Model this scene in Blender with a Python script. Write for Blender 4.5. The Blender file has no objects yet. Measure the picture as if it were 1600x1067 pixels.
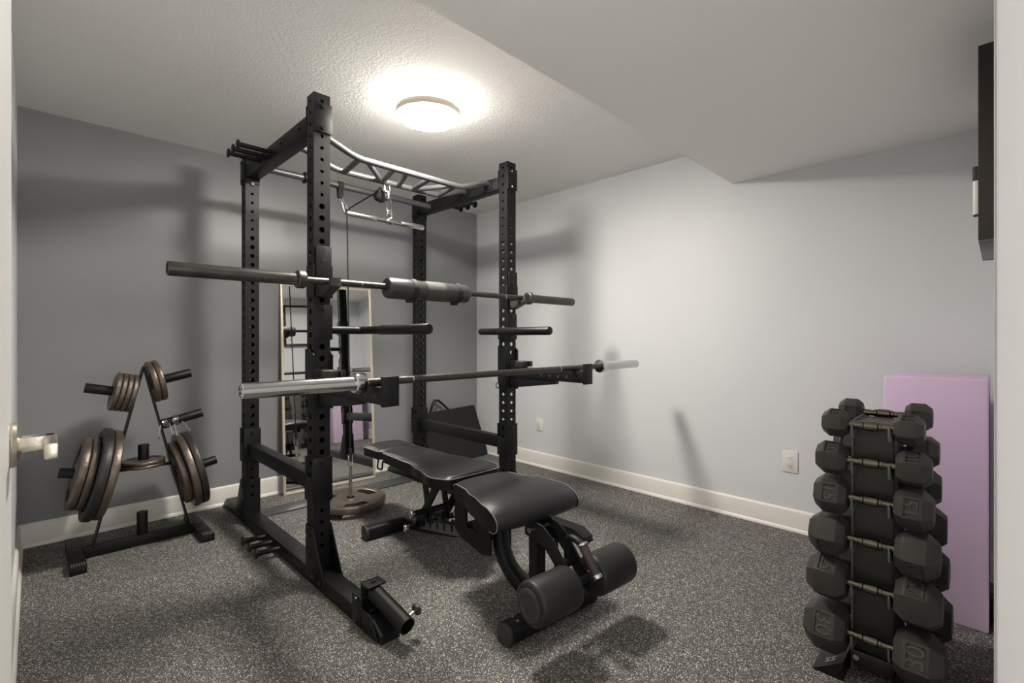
import bpy, bmesh, math, random
from mathutils import Vector, Matrix
random.seed(7)
PI = math.pi
scn = bpy.context.scene
COL = scn.collection

# ------------------------------------------------------------------ camera, world, exposure
F_PX, IMG_W, IMG_H, HORIZON = 753.0, 1600.0, 1067.0, 528.0
cam_data = bpy.data.cameras.new('camera')
cam_data.sensor_width = 36.0
cam_data.sensor_fit = 'HORIZONTAL'
cam_data.lens = F_PX / IMG_W * 36.0
cam_data.shift_y = (HORIZON - IMG_H / 2) / IMG_W
cam_data.clip_start = 0.02
cam = bpy.data.objects.new('camera', cam_data)
COL.objects.link(cam)
cam.location = (0, 0, 1.063)
# forward in room axes = (753, 760): x runs along the dark wall, y along the light wall
cam.rotation_euler = (PI / 2, 0, math.atan2(760, 753) - PI / 2)
scn.camera = cam

world = bpy.data.worlds.new('world')
scn.world = world
world.use_nodes = True
world.node_tree.nodes['Background'].inputs[0].default_value = (1.0, 0.96, 0.90, 1)
world.node_tree.nodes['Background'].inputs[1].default_value = 0.62
scn.view_settings.view_transform = 'Standard'
scn.view_settings.look = 'None'
scn.view_settings.gamma = 1.0
scn.view_settings.use_curve_mapping = False
scn.view_settings.exposure = 1.98
LAMP_DISC, LAMP_RING = 62.0, 12.0

# ------------------------------------------------------------------ materials
def new_mat(name):
    m = bpy.data.materials.new(name)
    m.use_nodes = True
    nt = m.node_tree
    return m, nt, nt.nodes['Principled BSDF']

def mat(name, col, rough=0.5, metal=0.0, bump=0.0, bscale=200.0, var=0.0, vscale=6.0, coat=0.0, spec=0.5):
    m, nt, b = new_mat(name)
    b.inputs['Base Color'].default_value = (*col, 1)
    b.inputs['Roughness'].default_value = rough
    b.inputs['Metallic'].default_value = metal
    b.inputs['Specular IOR Level'].default_value = spec
    if coat:
        b.inputs['Coat Weight'].default_value = coat
        b.inputs['Coat Roughness'].default_value = 0.25
    tc = nt.nodes.new('ShaderNodeTexCoord')
    if bump:
        n = nt.nodes.new('ShaderNodeTexNoise')
        n.inputs['Scale'].default_value = bscale
        n.inputs['Detail'].default_value = 3
        bp = nt.nodes.new('ShaderNodeBump')
        bp.inputs['Strength'].default_value = bump
        bp.inputs['Distance'].default_value = 0.002
        nt.links.new(tc.outputs['Object'], n.inputs['Vector'])
        nt.links.new(n.outputs['Fac'], bp.inputs['Height'])
        nt.links.new(bp.outputs['Normal'], b.inputs['Normal'])
    if var:
        n2 = nt.nodes.new('ShaderNodeTexNoise')
        n2.inputs['Scale'].default_value = vscale
        n2.inputs['Detail'].default_value = 5
        r = nt.nodes.new('ShaderNodeValToRGB')
        r.color_ramp.elements[0].position = 0.3
        r.color_ramp.elements[1].position = 0.7
        r.color_ramp.elements[0].color = (*[c * (1 - var) for c in col], 1)
        r.color_ramp.elements[1].color = (*[min(1, c * (1 + var)) for c in col], 1)
        nt.links.new(tc.outputs['Object'], n2.inputs['Vector'])
        nt.links.new(n2.outputs['Fac'], r.inputs['Fac'])
        nt.links.new(r.outputs['Color'], b.inputs['Base Color'])
    return m

def emit_mat(name, col, strength):
    m, nt, b = new_mat(name)
    b.inputs['Base Color'].default_value = (0.9, 0.9, 0.88, 1)
    b.inputs['Emission Color'].default_value = (*col, 1)
    b.inputs['Emission Strength'].default_value = strength
    return m

M = {}
M['dark_wall'] = mat('dark grey wall paint', (0.265, 0.267, 0.275), 0.48, bump=0.12, bscale=160, var=0.04, vscale=2, spec=0.65)
M['light_wall'] = mat('pale grey wall paint', (0.71, 0.725, 0.74), 0.5, bump=0.15, bscale=160, var=0.02, vscale=2)
M['bulkhead'] = mat('smooth bulkhead paint', (0.92, 0.90, 0.875), 0.7, bump=0.15, bscale=220)
M['trim'] = mat('white trim paint', (0.82, 0.79, 0.74), 0.4, bump=0.05, bscale=90)
M['door'] = mat('white door paint', (0.80, 0.79, 0.77), 0.4)
M['steel'] = mat('black powder coated steel', (0.0045, 0.0045, 0.0052), 0.42, bump=0.35, bscale=600, spec=0.32)
M['steel_in'] = mat('black steel edge', (0.012, 0.012, 0.013), 0.5)
M['grip_steel'] = mat('charcoal textured tube', (0.10, 0.10, 0.105), 0.35, metal=0.5, bump=0.25, bscale=500)
M['bolt'] = mat('black bolt steel', (0.05, 0.05, 0.052), 0.3, metal=0.8)
M['chrome'] = mat('polished chrome', (0.55, 0.55, 0.55), 0.09, metal=1.0)
M['zinc'] = mat('zinc plated steel', (0.62, 0.61, 0.58), 0.25, metal=1.0)
M['nickel'] = mat('brushed nickel', (0.60, 0.55, 0.48), 0.3, metal=1.0, bump=0.1, bscale=300)
M['bar_black'] = mat('worn black barbell sleeve', (0.075, 0.070, 0.066), 0.38, metal=0.7, var=0.25, vscale=14)
M['bar_steel'] = mat('dark oiled barbell steel', (0.085, 0.078, 0.070), 0.34, metal=0.8, bump=0.3, bscale=900)
M['bronze'] = mat('bronze hammertone iron', (0.150, 0.120, 0.100), 0.36, metal=0.65, bump=0.8, bscale=130, var=0.18, vscale=40)
M['iron'] = mat('black hammertone iron', (0.035, 0.034, 0.034), 0.42, metal=0.4, bump=0.8, bscale=130)
M['rubber'] = mat('black rubber', (0.038, 0.0355, 0.032), 0.46, bump=0.2, bscale=250, spec=0.3)
M['rubber_mat'] = mat('dark grey flat steel plate', (0.055, 0.057, 0.060), 0.5, bump=0.1, bscale=300)
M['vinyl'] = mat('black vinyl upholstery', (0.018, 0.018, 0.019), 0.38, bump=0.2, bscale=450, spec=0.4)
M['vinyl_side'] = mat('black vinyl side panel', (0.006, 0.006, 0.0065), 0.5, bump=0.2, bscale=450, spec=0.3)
M['piping'] = mat('grey seam piping', (0.16, 0.16, 0.16), 0.5)
M['foam'] = mat('black foam', (0.013, 0.013, 0.0135), 0.48, bump=0.3, bscale=350, spec=0.4)
M['pad'] = mat('grey black foam pad', (0.035, 0.035, 0.036), 0.30, bump=0.2, bscale=350, spec=0.7)
M['pad_grip'] = mat('ribbed pad centre', (0.060, 0.055, 0.050), 0.6, bump=0.9, bscale=500)
M['webbing'] = mat('black webbing', (0.012, 0.012, 0.012), 0.7, bump=0.4, bscale=700)
M['cable'] = mat('black coated cable', (0.01, 0.01, 0.01), 0.4)
M['brown_grip'] = mat('dark brown rubber grip', (0.040, 0.028, 0.026), 0.55, bump=0.3, bscale=400)
M['brown_panel'] = mat('matte brown black sheet steel', (0.026, 0.021, 0.019), 0.38, bump=0.25, bscale=500)
M['saddle'] = mat('grey saddle hook', (0.14, 0.135, 0.125), 0.4)
M['jamb'] = mat('grey painted jamb', (0.48, 0.475, 0.47), 0.5)
M['number'] = mat('raised rubber numerals lightened for relief', (0.055, 0.052, 0.048), 0.45)  # paler than the head rubber: light on the relief put into the colour
M['grey_panel'] = mat('grey sheet steel edge', (0.11, 0.108, 0.105), 0.45, metal=0.2)
M['handle_metal'] = mat('dark chrome handle', (0.20, 0.18, 0.15), 0.22, metal=1.0)
M['purple'] = mat('lavender vinyl', (0.72, 0.545, 0.75), 0.5, bump=0.05, bscale=200)
M['gold'] = mat('pale gold frame', (0.70, 0.62, 0.48), 0.35, metal=0.25)
M['plastic'] = mat('white plastic', (0.80, 0.78, 0.75), 0.35)
M['slot'] = mat('dark slot', (0.03, 0.03, 0.03), 0.6)
M['espresso'] = mat('espresso wood frame', (0.020, 0.013, 0.010), 0.35, bump=0.2, bscale=120, var=0.3, vscale=30)
M['board'] = mat('white board surface', (0.78, 0.78, 0.77), 0.2)
M['white_print'] = mat('white print', (0.85, 0.85, 0.85), 0.5)
M['lamp_rim'] = mat('satin nickel lamp band', (0.30, 0.26, 0.21), 0.5, metal=0.0)
M['lamp_pan'] = mat('white lamp pan', (0.85, 0.84, 0.82), 0.5)
M['lamp_disc'] = emit_mat('lit lamp diffuser', (1.0, 0.95, 0.87), LAMP_DISC)
M['lamp_ring'] = emit_mat('lit lamp upper ring', (1.0, 0.95, 0.87), LAMP_RING)
M['cushion_bag'] = mat('black fabric', (0.008, 0.008, 0.0085), 0.7, bump=0.3, bscale=500)

m, nt, b = new_mat('mirror glass')
b.inputs['Base Color'].default_value = (0.86, 0.88, 0.87, 1)
b.inputs['Metallic'].default_value = 1.0
b.inputs['Roughness'].default_value = 0.01
M['mirror'] = m

# textured ceiling
m, nt, b = new_mat('stippled ceiling')
b.inputs['Base Color'].default_value = (0.92, 0.905, 0.88, 1)
b.inputs['Roughness'].default_value = 0.9
tc = nt.nodes.new('ShaderNodeTexCoord')
n1 = nt.nodes.new('ShaderNodeTexNoise'); n1.inputs['Scale'].default_value = 75; n1.inputs['Detail'].default_value = 4; n1.inputs['Roughness'].default_value = 0.6
bp = nt.nodes.new('ShaderNodeBump'); bp.inputs['Strength'].default_value = 0.55; bp.inputs['Distance'].default_value = 0.006
nt.links.new(tc.outputs['Object'], n1.inputs['Vector'])
nt.links.new(n1.outputs['Fac'], bp.inputs['Height'])
nt.links.new(bp.outputs['Normal'], b.inputs['Normal'])
M['ceiling'] = m

# speckled rubber floor
m, nt, b = new_mat('speckled rubber floor')
b.inputs['Roughness'].default_value = 0.72
b.inputs['Specular IOR Level'].default_value = 0.4
tc = nt.nodes.new('ShaderNodeTexCoord')
def flecks(scale, thr, keep, seed):
    mp = nt.nodes.new('ShaderNodeMapping'); mp.inputs['Location'].default_value = (seed, seed * 1.7, 0)
    nt.links.new(tc.outputs['Object'], mp.inputs['Vector'])
    ns = nt.nodes.new('ShaderNodeTexNoise'); ns.inputs['Scale'].default_value = scale * 1.3; ns.inputs['Detail'].default_value = 1
    mx = nt.nodes.new('ShaderNodeVectorMath'); mx.operation = 'MULTIPLY_ADD'
    mx.inputs[1].default_value = (0.9 / scale,) * 3
    nt.links.new(mp.outputs['Vector'], ns.inputs['Vector'])
    nt.links.new(ns.outputs['Color'], mx.inputs[0])
    nt.links.new(mp.outputs['Vector'], mx.inputs[2])
    v = nt.nodes.new('ShaderNodeTexVoronoi'); v.inputs['Scale'].default_value = scale
    nt.links.new(mx.outputs['Vector'], v.inputs['Vector'])
    lt = nt.nodes.new('ShaderNodeMath'); lt.operation = 'LESS_THAN'; lt.inputs[1].default_value = thr
    nt.links.new(v.outputs['Distance'], lt.inputs[0])
    sp = nt.nodes.new('ShaderNodeSeparateColor')
    nt.links.new(v.outputs['Color'], sp.inputs['Color'])
    gt = nt.nodes.new('ShaderNodeMath'); gt.operation = 'LESS_THAN'; gt.inputs[1].default_value = keep
    nt.links.new(sp.outputs['Red'], gt.inputs[0])
    mu = nt.nodes.new('ShaderNodeMath'); mu.operation = 'MULTIPLY'
    nt.links.new(lt.outputs[0], mu.inputs[0]); nt.links.new(gt.outputs[0], mu.inputs[1])
    return mu.outputs[0], sp.outputs['Green']
f1, g1 = flecks(230, 0.42, 0.30, 0.0)
f2, g2 = flecks(420, 0.42, 0.30, 3.3)
mxf = nt.nodes.new('ShaderNodeMath'); mxf.operation = 'MAXIMUM'
nt.links.new(f1, mxf.inputs[0]); nt.links.new(f2, mxf.inputs[1])
cr = nt.nodes.new('ShaderNodeValToRGB')
cr.color_ramp.elements[0].color = (0.24, 0.225, 0.20, 1); cr.color_ramp.elements[1].color = (0.85, 0.82, 0.77, 1)
nt.links.new(g1, cr.inputs['Fac'])
base = nt.nodes.new('ShaderNodeTexNoise'); base.inputs['Scale'].default_value = 320; base.inputs['Detail'].default_value = 4
nt.links.new(tc.outputs['Object'], base.inputs['Vector'])
br = nt.nodes.new('ShaderNodeValToRGB')
br.color_ramp.elements[0].color = (0.030, 0.029, 0.027, 1); br.color_ramp.elements[1].color = (0.105, 0.100, 0.092, 1)
br.color_ramp.elements[0].position = 0.35; br.color_ramp.elements[1].position = 0.68
nt.links.new(base.outputs['Fac'], br.inputs['Fac'])
mix = nt.nodes.new('ShaderNodeMix'); mix.data_type = 'RGBA'
nt.links.new(mxf.outputs[0], mix.inputs[0]); nt.links.new(br.outputs['Color'], mix.inputs[6]); nt.links.new(cr.outputs['Color'], mix.inputs[7])
nt.links.new(mix.outputs[2], b.inputs['Base Color'])
bp = nt.nodes.new('ShaderNodeBump'); bp.inputs['Strength'].default_value = 0.3; bp.inputs['Distance'].default_value = 0.002
nt.links.new(base.outputs['Fac'], bp.inputs['Height']); nt.links.new(bp.outputs['Normal'], b.inputs['Normal'])
M['floor'] = m

# ------------------------------------------------------------------ mesh helpers
def V(*a): return Vector(a)

def frame(d):
    d = Vector(d).normalized()
    up = V(0, 0, 1) if abs(d.z) < 0.95 else V(1, 0, 0)
    u = d.cross(up).normalized()
    return d, u, d.cross(u).normalized()

def box(bm, lo, hi, bev=0.0, seg=2, mtx=None):
    vs = [bm.verts.new((x, y, z)) for x in (lo[0], hi[0]) for y in (lo[1], hi[1]) for z in (lo[2], hi[2])]
    q = [(0, 1, 3, 2), (4, 6, 7, 5), (0, 4, 5, 1), (2, 3, 7, 6), (0, 2, 6, 4), (1, 5, 7, 3)]
    fs = [bm.faces.new([vs[i] for i in f]) for f in q]
    allv = vs
    if bev:
        es = list({e for f in fs for e in f.edges})
        r = bmesh.ops.bevel(bm, geom=es, offset=bev, segments=seg, affect='EDGES', profile=0.5)
        allv = list({v for f in r['faces'] for v in f.verts} | {v for v in vs if v.is_valid})
    if mtx is not None:
        bmesh.ops.transform(bm, matrix=mtx, verts=allv)
    return allv

def rotbox(bm, c, size, mtx3, bev=0.0, seg=2):
    s = Vector(size) / 2
    return box(bm, -s, s, bev, seg, Matrix.Translation(c) @ mtx3.to_4x4())

def bar(bm, a, b, w, h, bev=0.003, roll=0.0):
    """rectangular bar from a to b: w sideways, h upwards"""
    a, b = Vector(a), Vector(b)
    d = (b - a)
    L = d.length
    d.normalize()
    up = V(0, 0, 1) if abs(d.z) < 0.98 else V(0, 1, 0)
    s = d.cross(up).normalized()
    u = s.cross(d).normalized()
    m3 = Matrix((d, s, u)).transposed()
    if roll: m3 = m3 @ Matrix.Rotation(roll, 3, 'X')
    return rotbox(bm, (a + b) / 2, (L, w, h), m3, bev)

def fillet(pts, r, n=6):
    pts = [Vector(p) for p in pts]
    out = [pts[0]]
    for i in range(1, len(pts) - 1):
        p, a, b = pts[i], pts[i - 1], pts[i + 1]
        da, db = (a - p), (b - p)
        rr = min(r, da.length * 0.49, db.length * 0.49)
        p0, p1 = p + da.normalized() * rr, p + db.normalized() * rr
        for k in range(n + 1):
            t = k / n
            out.append(p0 * (1 - t) ** 2 + p * 2 * t * (1 - t) + p1 * t * t)
    out.append(pts[-1])
    return out

def tube(bm, pts, r, seg=14, caps=True, closed=False, radii=None):
    pts = [Vector(p) for p in pts]
    n = len(pts)
    def tangent(i):
        if closed: return (pts[(i + 1) % n] - pts[i - 1]).normalized()
        if i == 0: return (pts[1] - pts[0]).normalized()
        if i == n - 1: return (pts[-1] - pts[-2]).normalized()
        return (pts[i + 1] - pts[i - 1]).normalized()
    t0 = tangent(0)
    _, u, _ = frame(t0)
    rings = []
    for i in range(n):
        t = tangent(i)
        u = (u - t * u.dot(t)).normalized()
        w = t.cross(u)
        rr = radii[i] if radii else r
        rings.append([bm.verts.new(pts[i] + (u * math.cos(2 * PI * k / seg) + w * math.sin(2 * PI * k / seg)) * rr) for k in range(seg)])
    rng = range(n) if closed else range(n - 1)
    for i in rng:
        A, B = rings[i], rings[(i + 1) % n]
        for k in range(seg):
            bm.faces.new((A[k], A[(k + 1) % seg], B[(k + 1) % seg], B[k]))
    if caps and not closed:
        bm.faces.new(rings[0]); bm.faces.new(rings[-1][::-1])

def cyl(bm, a, b, r, seg=20, bev=0.0):
    a, b = Vector(a), Vector(b)
    if bev:
        d = (b - a).normalized()
        tube(bm, [a, a + d * bev * 0.3, a + d * bev, b - d * bev, b - d * bev * 0.3, b], r, seg,
             radii=[r - bev, r - bev * 0.3, r, r, r - bev * 0.3, r - bev])
    else:
        tube(bm, [a, b], r, seg)

def lathe(bm, prof, a, d, seg=36, closed=True):
    """prof: list of (radius, distance along d)"""
    a = Vector(a)
    d, u, w = frame(d)
    rings = []
    for r, h in prof:
        rings.append([bm.verts.new(a + d * h + (u * math.cos(2 * PI * k / seg) + w * math.sin(2 * PI * k / seg)) * r) for k in range(seg)])
    n = len(rings)
    for i in range(n if closed else n - 1):
        A, B = rings[i], rings[(i + 1) % n]
        for k in range(seg):
            bm.faces.new((A[k], A[(k + 1) % seg], B[(k + 1) % seg], B[k]))
    if not closed:
        for R in (rings[0], rings[-1]):
            bm.faces.new(R)

def prism(bm, poly, axis, lo, hi, bev=0.0, seg=2):
    """poly: 2D outline in the plane across `axis` ('x': (y,z), 'y': (x,z), 'z': (x,y))"""
    def P(p, h):
        if axis == 'x': return (h, p[0], p[1])
        if axis == 'y': return (p[0], h, p[1])
        return (p[0], p[1], h)
    A = [bm.verts.new(P(p, lo)) for p in poly]
    B = [bm.verts.new(P(p, hi)) for p in poly]
    n = len(poly)
    fs = [bm.faces.new(A), bm.faces.new(B[::-1])]
    caps = set(fs[0].edges) | set(fs[1].edges)
    for i in range(n):
        fs.append(bm.faces.new((A[i], B[i], B[(i + 1) % n], A[(i + 1) % n])))
    if bev:
        bmesh.ops.bevel(bm, geom=list(caps), offset=bev, segments=seg, affect='EDGES', profile=0.5)

ROOT = {}
def root_mtx(o):
    while o.parent is not None: o = o.parent
    return ROOT.get(o.name, Matrix.Identity(4))

def obj(name, bm, material, parent=None, world=True, smooth=35):
    """link a bmesh as one mesh object; world coordinates are rebased onto the parent's root"""
    bmesh.ops.recalc_face_normals(bm, faces=bm.faces)
    if parent is not None and world:
        base = root_mtx(parent)
        bmesh.ops.transform(bm, matrix=base.inverted(), verts=bm.verts)
    me = bpy.data.meshes.new(name)
    for f in bm.faces: f.smooth = True
    for e in bm.edges:
        if len(e.link_faces) == 2 and e.calc_face_angle(0) > math.radians(smooth): e.smooth = False
    bm.to_mesh(me); bm.free()
    me.materials.append(M[material] if isinstance(material, str) else material)
    o = bpy.data.objects.new(name, me)
    COL.objects.link(o)
    if parent is not None: o.parent = parent
    return o

def tag(o, label, cat, group=None):
    o['label'] = label; o['category'] = cat
    if group: o['group'] = group
    return o

def thing(name, label, cat, loc=(0, 0, 0), rotz=0.0, group=None):
    o = bpy.data.objects.new(name, None)
    o.empty_display_size = 0.05
    COL.objects.link(o)
    o.matrix_local = Matrix.Translation(loc) @ Matrix.Rotation(rotz, 4, 'Z')
    ROOT[o.name] = Matrix.Translation(loc) @ Matrix.Rotation(rotz, 4, 'Z')
    return tag(o, label, cat, group)

def struct(name, bm, material, label=None):
    o = obj(name, bm, material)
    o['kind'] = 'structure'
    if label: o['label'] = label
    return o

def B(): return bmesh.new()

def boxpart(name, lo, hi, material, parent, bev=0.003, world=True):
    bm = B(); box(bm, lo, hi, bev); return obj(name, bm, material, parent, world)

def clone(o, parent, mtx):
    c = o.copy(); COL.objects.link(c); c.parent = parent; c.matrix_local = mtx
    return c

def text_bm(s, size, extrude=0.0008):
    cu = bpy.data.curves.new('lettering', 'FONT')
    cu.body = s; cu.size = size; cu.extrude = extrude; cu.align_x = 'CENTER'; cu.align_y = 'CENTER'; cu.resolution_u = 3
    o = bpy.data.objects.new('lettering', cu); COL.objects.link(o)
    dg = bpy.context.evaluated_depsgraph_get()
    me = bpy.data.meshes.new_from_object(o.evaluated_get(dg))
    bm = B(); bm.from_mesh(me)
    bpy.data.objects.remove(o); bpy.data.curves.remove(cu); bpy.data.meshes.remove(me)
    return bm

# ------------------------------------------------------------------ the room
XL, XR, YN, YF, ZC = -0.062, 2.976, -0.012, 3.477, 2.232
BZ, BY = 1.988, 1.122
T = 0.12
bm = B(); box(bm, (XL - T, -1.6, -0.1), (XR + T, YF + T, 0)); struct('floor', bm, 'floor', 'black rubber gym floor with pale speckles')
bm = B(); box(bm, (XL - T, BY - 0.02, ZC), (XR + T, YF + T, ZC + 0.1)); struct('ceiling', bm, 'ceiling', 'stippled pale ceiling over the rack')
bm = B(); box(bm, (XL, YN, BZ), (XR, BY, ZC + 0.1)); struct('ceiling_bulkhead', bm, 'bulkhead', 'smooth dropped ceiling section along the light wall')
bm = B(); box(bm, (XL - T, YF, 0), (XR + T, YF + T, ZC)); struct('wall_back', bm, 'dark_wall', 'dark grey accent wall')
bm = B(); box(bm, (XR, YN - T, 0), (XR + T, YF, ZC)); struct('wall_right', bm, 'light_wall', 'pale grey wall with two outlets')
bm = B(); box(bm, (XL - T, -0.13, 0), (XL, YF, ZC)); struct('wall_left', bm, 'light_wall', 'pale grey wall behind the open door')
JX = 0.70
bm = B()
box(bm, (JX + 0.02, YN - 0.11, 0), (XR, YN, ZC))
struct('wall_near', bm, 'light_wall', 'pale grey wall beside the doorway')
bm = B(); box(bm, (XL, YN - 0.11, 1.95), (JX + 0.02, YN, ZC)); struct('wall_header', bm, 'light_wall', 'wall above the doorway')
bm = B(); box(bm, (JX, -0.14, 0), (JX + 0.02, 0.0015, 1.95), 0.002); box(bm, (JX + 0.004, YN, 0), (JX + 0.075, 0.0033, 1.98), 0.002)
struct('trim_1', bm, 'jamb', 'grey door jamb and casing at the right edge')

def baseboard(name, p0, p1, inward):
    """profile swept from p0 to p1; inward = unit vector into the room"""
    bm = B()
    p0, p1, n = Vector((*p0, 0)), Vector((*p1, 0)), Vector((*inward, 0))
    prof = [(0, 0), (0.022, 0), (0.021, 0.008), (0.017, 0.016), (0.0125, 0.019), (0.0125, 0.105), (0.010, 0.112), (0.006, 0.117), (0, 0.119)]
    A = [bm.verts.new(p0 + n * a + V(0, 0, z)) for a, z in prof]
    C = [bm.verts.new(p1 + n * a + V(0, 0, z)) for a, z in prof]
    k = len(prof)
    for i in range(k): bm.faces.new((A[i], A[(i + 1) % k], C[(i + 1) % k], C[i]))
    bm.faces.new(A); bm.faces.new(C[::-1])
    return struct(name, bm, 'trim')
baseboard('baseboard_back', (XL, YF), (XR, YF), (0, -1))
baseboard('baseboard_right', (XR, YN), (XR, YF), (-1, 0))
baseboard('baseboard_left', (XL, 1.05), (XL, YF), (1, 0))
baseboard('baseboard_near', (JX + 0.08, YN), (XR, YN), (0, 1))

# open door against the left wall, with its lever
DF = -0.0236
bm = B(); box(bm, (DF - 0.035, 0.10, 0.01), (DF, 1.0, 1.94), 0.002)
door = struct('door_1', bm, 'door', 'white door standing open against the left wall')
hz, hy = 0.918, 0.94
bm = B()
lathe(bm, [(0.030, 0), (0.031, 0.003), (0.029, 0.007), (0.020, 0.010), (0.014, 0.011), (0.0005, 0.011)], (DF, hy, hz), (1, 0, 0), 32, closed=False)
obj('rose', bm, 'nickel', door)
bm = B()
box(bm, (DF + 0.009, hy - 0.011, hz - 0.010), (DF + 0.047, hy + 0.011, hz + 0.010), 0.003)
box(bm, (DF + 0.032, hy - 0.085, hz - 0.011), (DF + 0.046, hy + 0.008, hz + 0.010), 0.003)
obj('door_handle', bm, 'nickel', door)

# ceiling lamp
LX, LY = 1.385, 1.985
lamp = thing('ceiling_lamp', 'round flush ceiling lamp glowing above the rack', 'lamp', (LX, LY, ZC))
bm = B(); cyl(bm, (LX, LY, ZC - 0.022), (LX, LY, ZC), 0.125, 40); obj('pan', bm, 'lamp_pan', lamp)
bm = B(); lathe(bm, [(0.05, -0.024), (0.146, -0.024), (0.150, -0.030), (0.150, -0.046), (0.05, -0.046)], (LX, LY, ZC), (0, 0, 1), 48); obj('upper_diffuser', bm, 'lamp_ring', lamp)
bm = B(); lathe(bm, [(0.151, -0.047), (0.159, -0.047), (0.160, -0.062), (0.159, -0.078), (0.151, -0.078)], (LX, LY, ZC), (0, 0, 1), 48); obj('band', bm, 'lamp_rim', lamp)
bm = B(); lathe(bm, [(0.0005, -0.049), (0.150, -0.049), (0.151, -0.079), (0.140, -0.088), (0.10, -0.094), (0.05, -0.097), (0.0005, -0.098)], (LX, LY, ZC), (0, 0, 1), 48, closed=False); obj('diffuser', bm, 'lamp_disc', lamp)

# outlets on the light wall
def outlet(y, z, w, h, label):
    t = thing('wall_outlet', label, 'outlet', (XR, y, z - h / 2))
    boxpart('cover_plate', (XR - 0.006, y - w / 2, z - h / 2), (XR, y + w / 2, z + h / 2), 'plastic', t, 0.002)
    boxpart('receptacle', (XR - 0.008, y - w * 0.22, z - h * 0.29), (XR - 0.0055, y + w * 0.22, z + h * 0.29), 'plastic', t, 0.0008)
    for dz in (-0.17, 0.17):
        for dy in (-0.08, 0.08):
            boxpart('slot', (XR - 0.0086, y + dy * w - 0.0013, z + dz * h - 0.004), (XR - 0.0078, y + dy * w + 0.0013, z + dz * h + 0.004), 'slot', t, 0)
        bm = B(); cyl(bm, (XR - 0.0086, y, z + dz * h - 0.011), (XR - 0.0078, y, z + dz * h - 0.011), 0.0024, 10); obj('slot', bm, 'slot', t)
    for dz in (-0.42, 0.42):
        bm = B(); cyl(bm, (XR - 0.0075, y, z + dz * h), (XR - 0.0055, y, z + dz * h), 0.003, 10); obj('screw', bm, 'plastic', t)
outlet(2.679, 0.346, 0.066, 0.10, 'white wall outlet near the dark corner, behind the rack')
outlet(0.812, 0.378, 0.078, 0.118, 'white wall outlet beside the dumbbell stand')

# ------------------------------------------------------------------ power rack
RX = (0.8875, 2.045); RY = (2.1045, 3.047)
PW = 0.072; HW = PW / 2
RTOP = 2.123
rack = thing('power_rack', 'black steel power rack with perforated uprights and pull up bar', 'power rack', (1.466, 2.575, 0))

def make_upright():
    """square perforated tube, local origin on its axis at the floor"""
    bm = B()
    s = 0.0508
    z0 = 0.062
    zs = []
    z = 2.092
    while z - s / 2 > 0.09:
        zs.append(z); z -= s
    low = zs[-1] - s / 2
    N = 12
    for q in range(4):
        R = Matrix.Rotation(q * PI / 2, 4, 'Z')
        def P(u, zz, d=0.0): return bm.verts.new(R @ Vector((u, -HW + d, zz)))
        def rect(u0, u1, a, b2): bm.faces.new((P(u0, a), P(u1, a), P(u1, b2), P(u0, b2)))
        rect(-HW, HW, z0, low); rect(-HW, HW, zs[0] + s / 2, RTOP)
        for zc in zs:
            r = 0.0125 if 0.50 < zc < 1.66 else 0.0078
            h = s / 2
            # ring of outer points matched to hole points
            outer, inner, deep = [], [], []
            for k in range(N):
                a = 2 * PI * (k + 0.5) / N
                c, sn = math.cos(a), math.sin(a)
                t = h / max(abs(c), abs(sn))
                outer.append(P(c * t, zc + sn * t)); inner.append(P(c * r, zc + sn * r)); deep.append(P(c * r, zc + sn * r, 0.004))
            for k in range(N):
                k2 = (k + 1) % N
                bm.faces.new((outer[k], outer[k2], inner[k2], inner[k]))
                bm.faces.new((inner[k], inner[k2], deep[k2], deep[k]))
            # corners of the square cell
            for (cu, cz, k1, k2) in ((h, h, 0, 2), (-h, h, 3, 5), (-h, -h, 6, 8), (h, -h, 9, 11)):
                cp = P(cu, zc + cz)
                ks = [k for k in range(k1, k2 + 1)]
                # outer points between k1..k2 that straddle the corner
                for a_, b_ in zip(ks[:-1], ks[1:]):
                    pa, pb = outer[a_], outer[b_]
                    la = (R.inverted() @ pa.co); lb = (R.inverted() @ pb.co)
                    if abs(la.x - lb.x) > 1e-5 and abs(la.z - lb.z) > 1e-5:
                        bm.faces.new((pa, cp, pb))
                if not cp.link_faces: bm.verts.remove(cp)
            rect(h, HW, zc - h, zc + h); rect(-HW, -h, zc - h, zc + h)
    # top cap
    bm.faces.new([bm.verts.new((sx * HW, sy * HW, RTOP)) for sx, sy in ((-1, -1), (1, -1), (1, 1), (-1, 1))])
    bmesh.ops.remove_doubles(bm, verts=bm.verts, dist=0.0002)
    return bm
up0 = None
for x in RX:
    for y in RY:
        mt = root_mtx(rack).inverted() @ Matrix.Translation((x, y, 0))
        if up0 is None:
            up0 = obj('upright', make_upright(), 'steel', rack, world=False, smooth=25); up0.matrix_local = mt
        else:
            clone(up0, rack, mt)

bm = B(); lathe(bm, [(0.0005, 0), (0.010, 0), (0.010, 0.007), (0.0085, 0.009), (0.0005, 0.009)], (0, 0, 0), (0, 0, 1), 6, closed=False)
bolt0 = obj('bolt', bm, 'bolt', None)
bolt0.name = 'bolt'
bolt_used = [False]
def bolt(p, d, parent):
    """bolt head at p pointing along d (world)"""
    d, u, w = frame(d)
    m3 = Matrix((u, w, d)).transposed()
    if m3.determinant() < 0: m3 = Matrix((w, u, d)).transposed()
    mt = root_mtx(parent).inverted() @ (Matrix.Translation(p) @ m3.to_4x4())
    if not bolt_used[0]:
        bolt_used[0] = True
        bolt0.parent = parent; bolt0.matrix_local = mt
        return bolt0
    return clone(bolt0, parent, mt)

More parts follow.
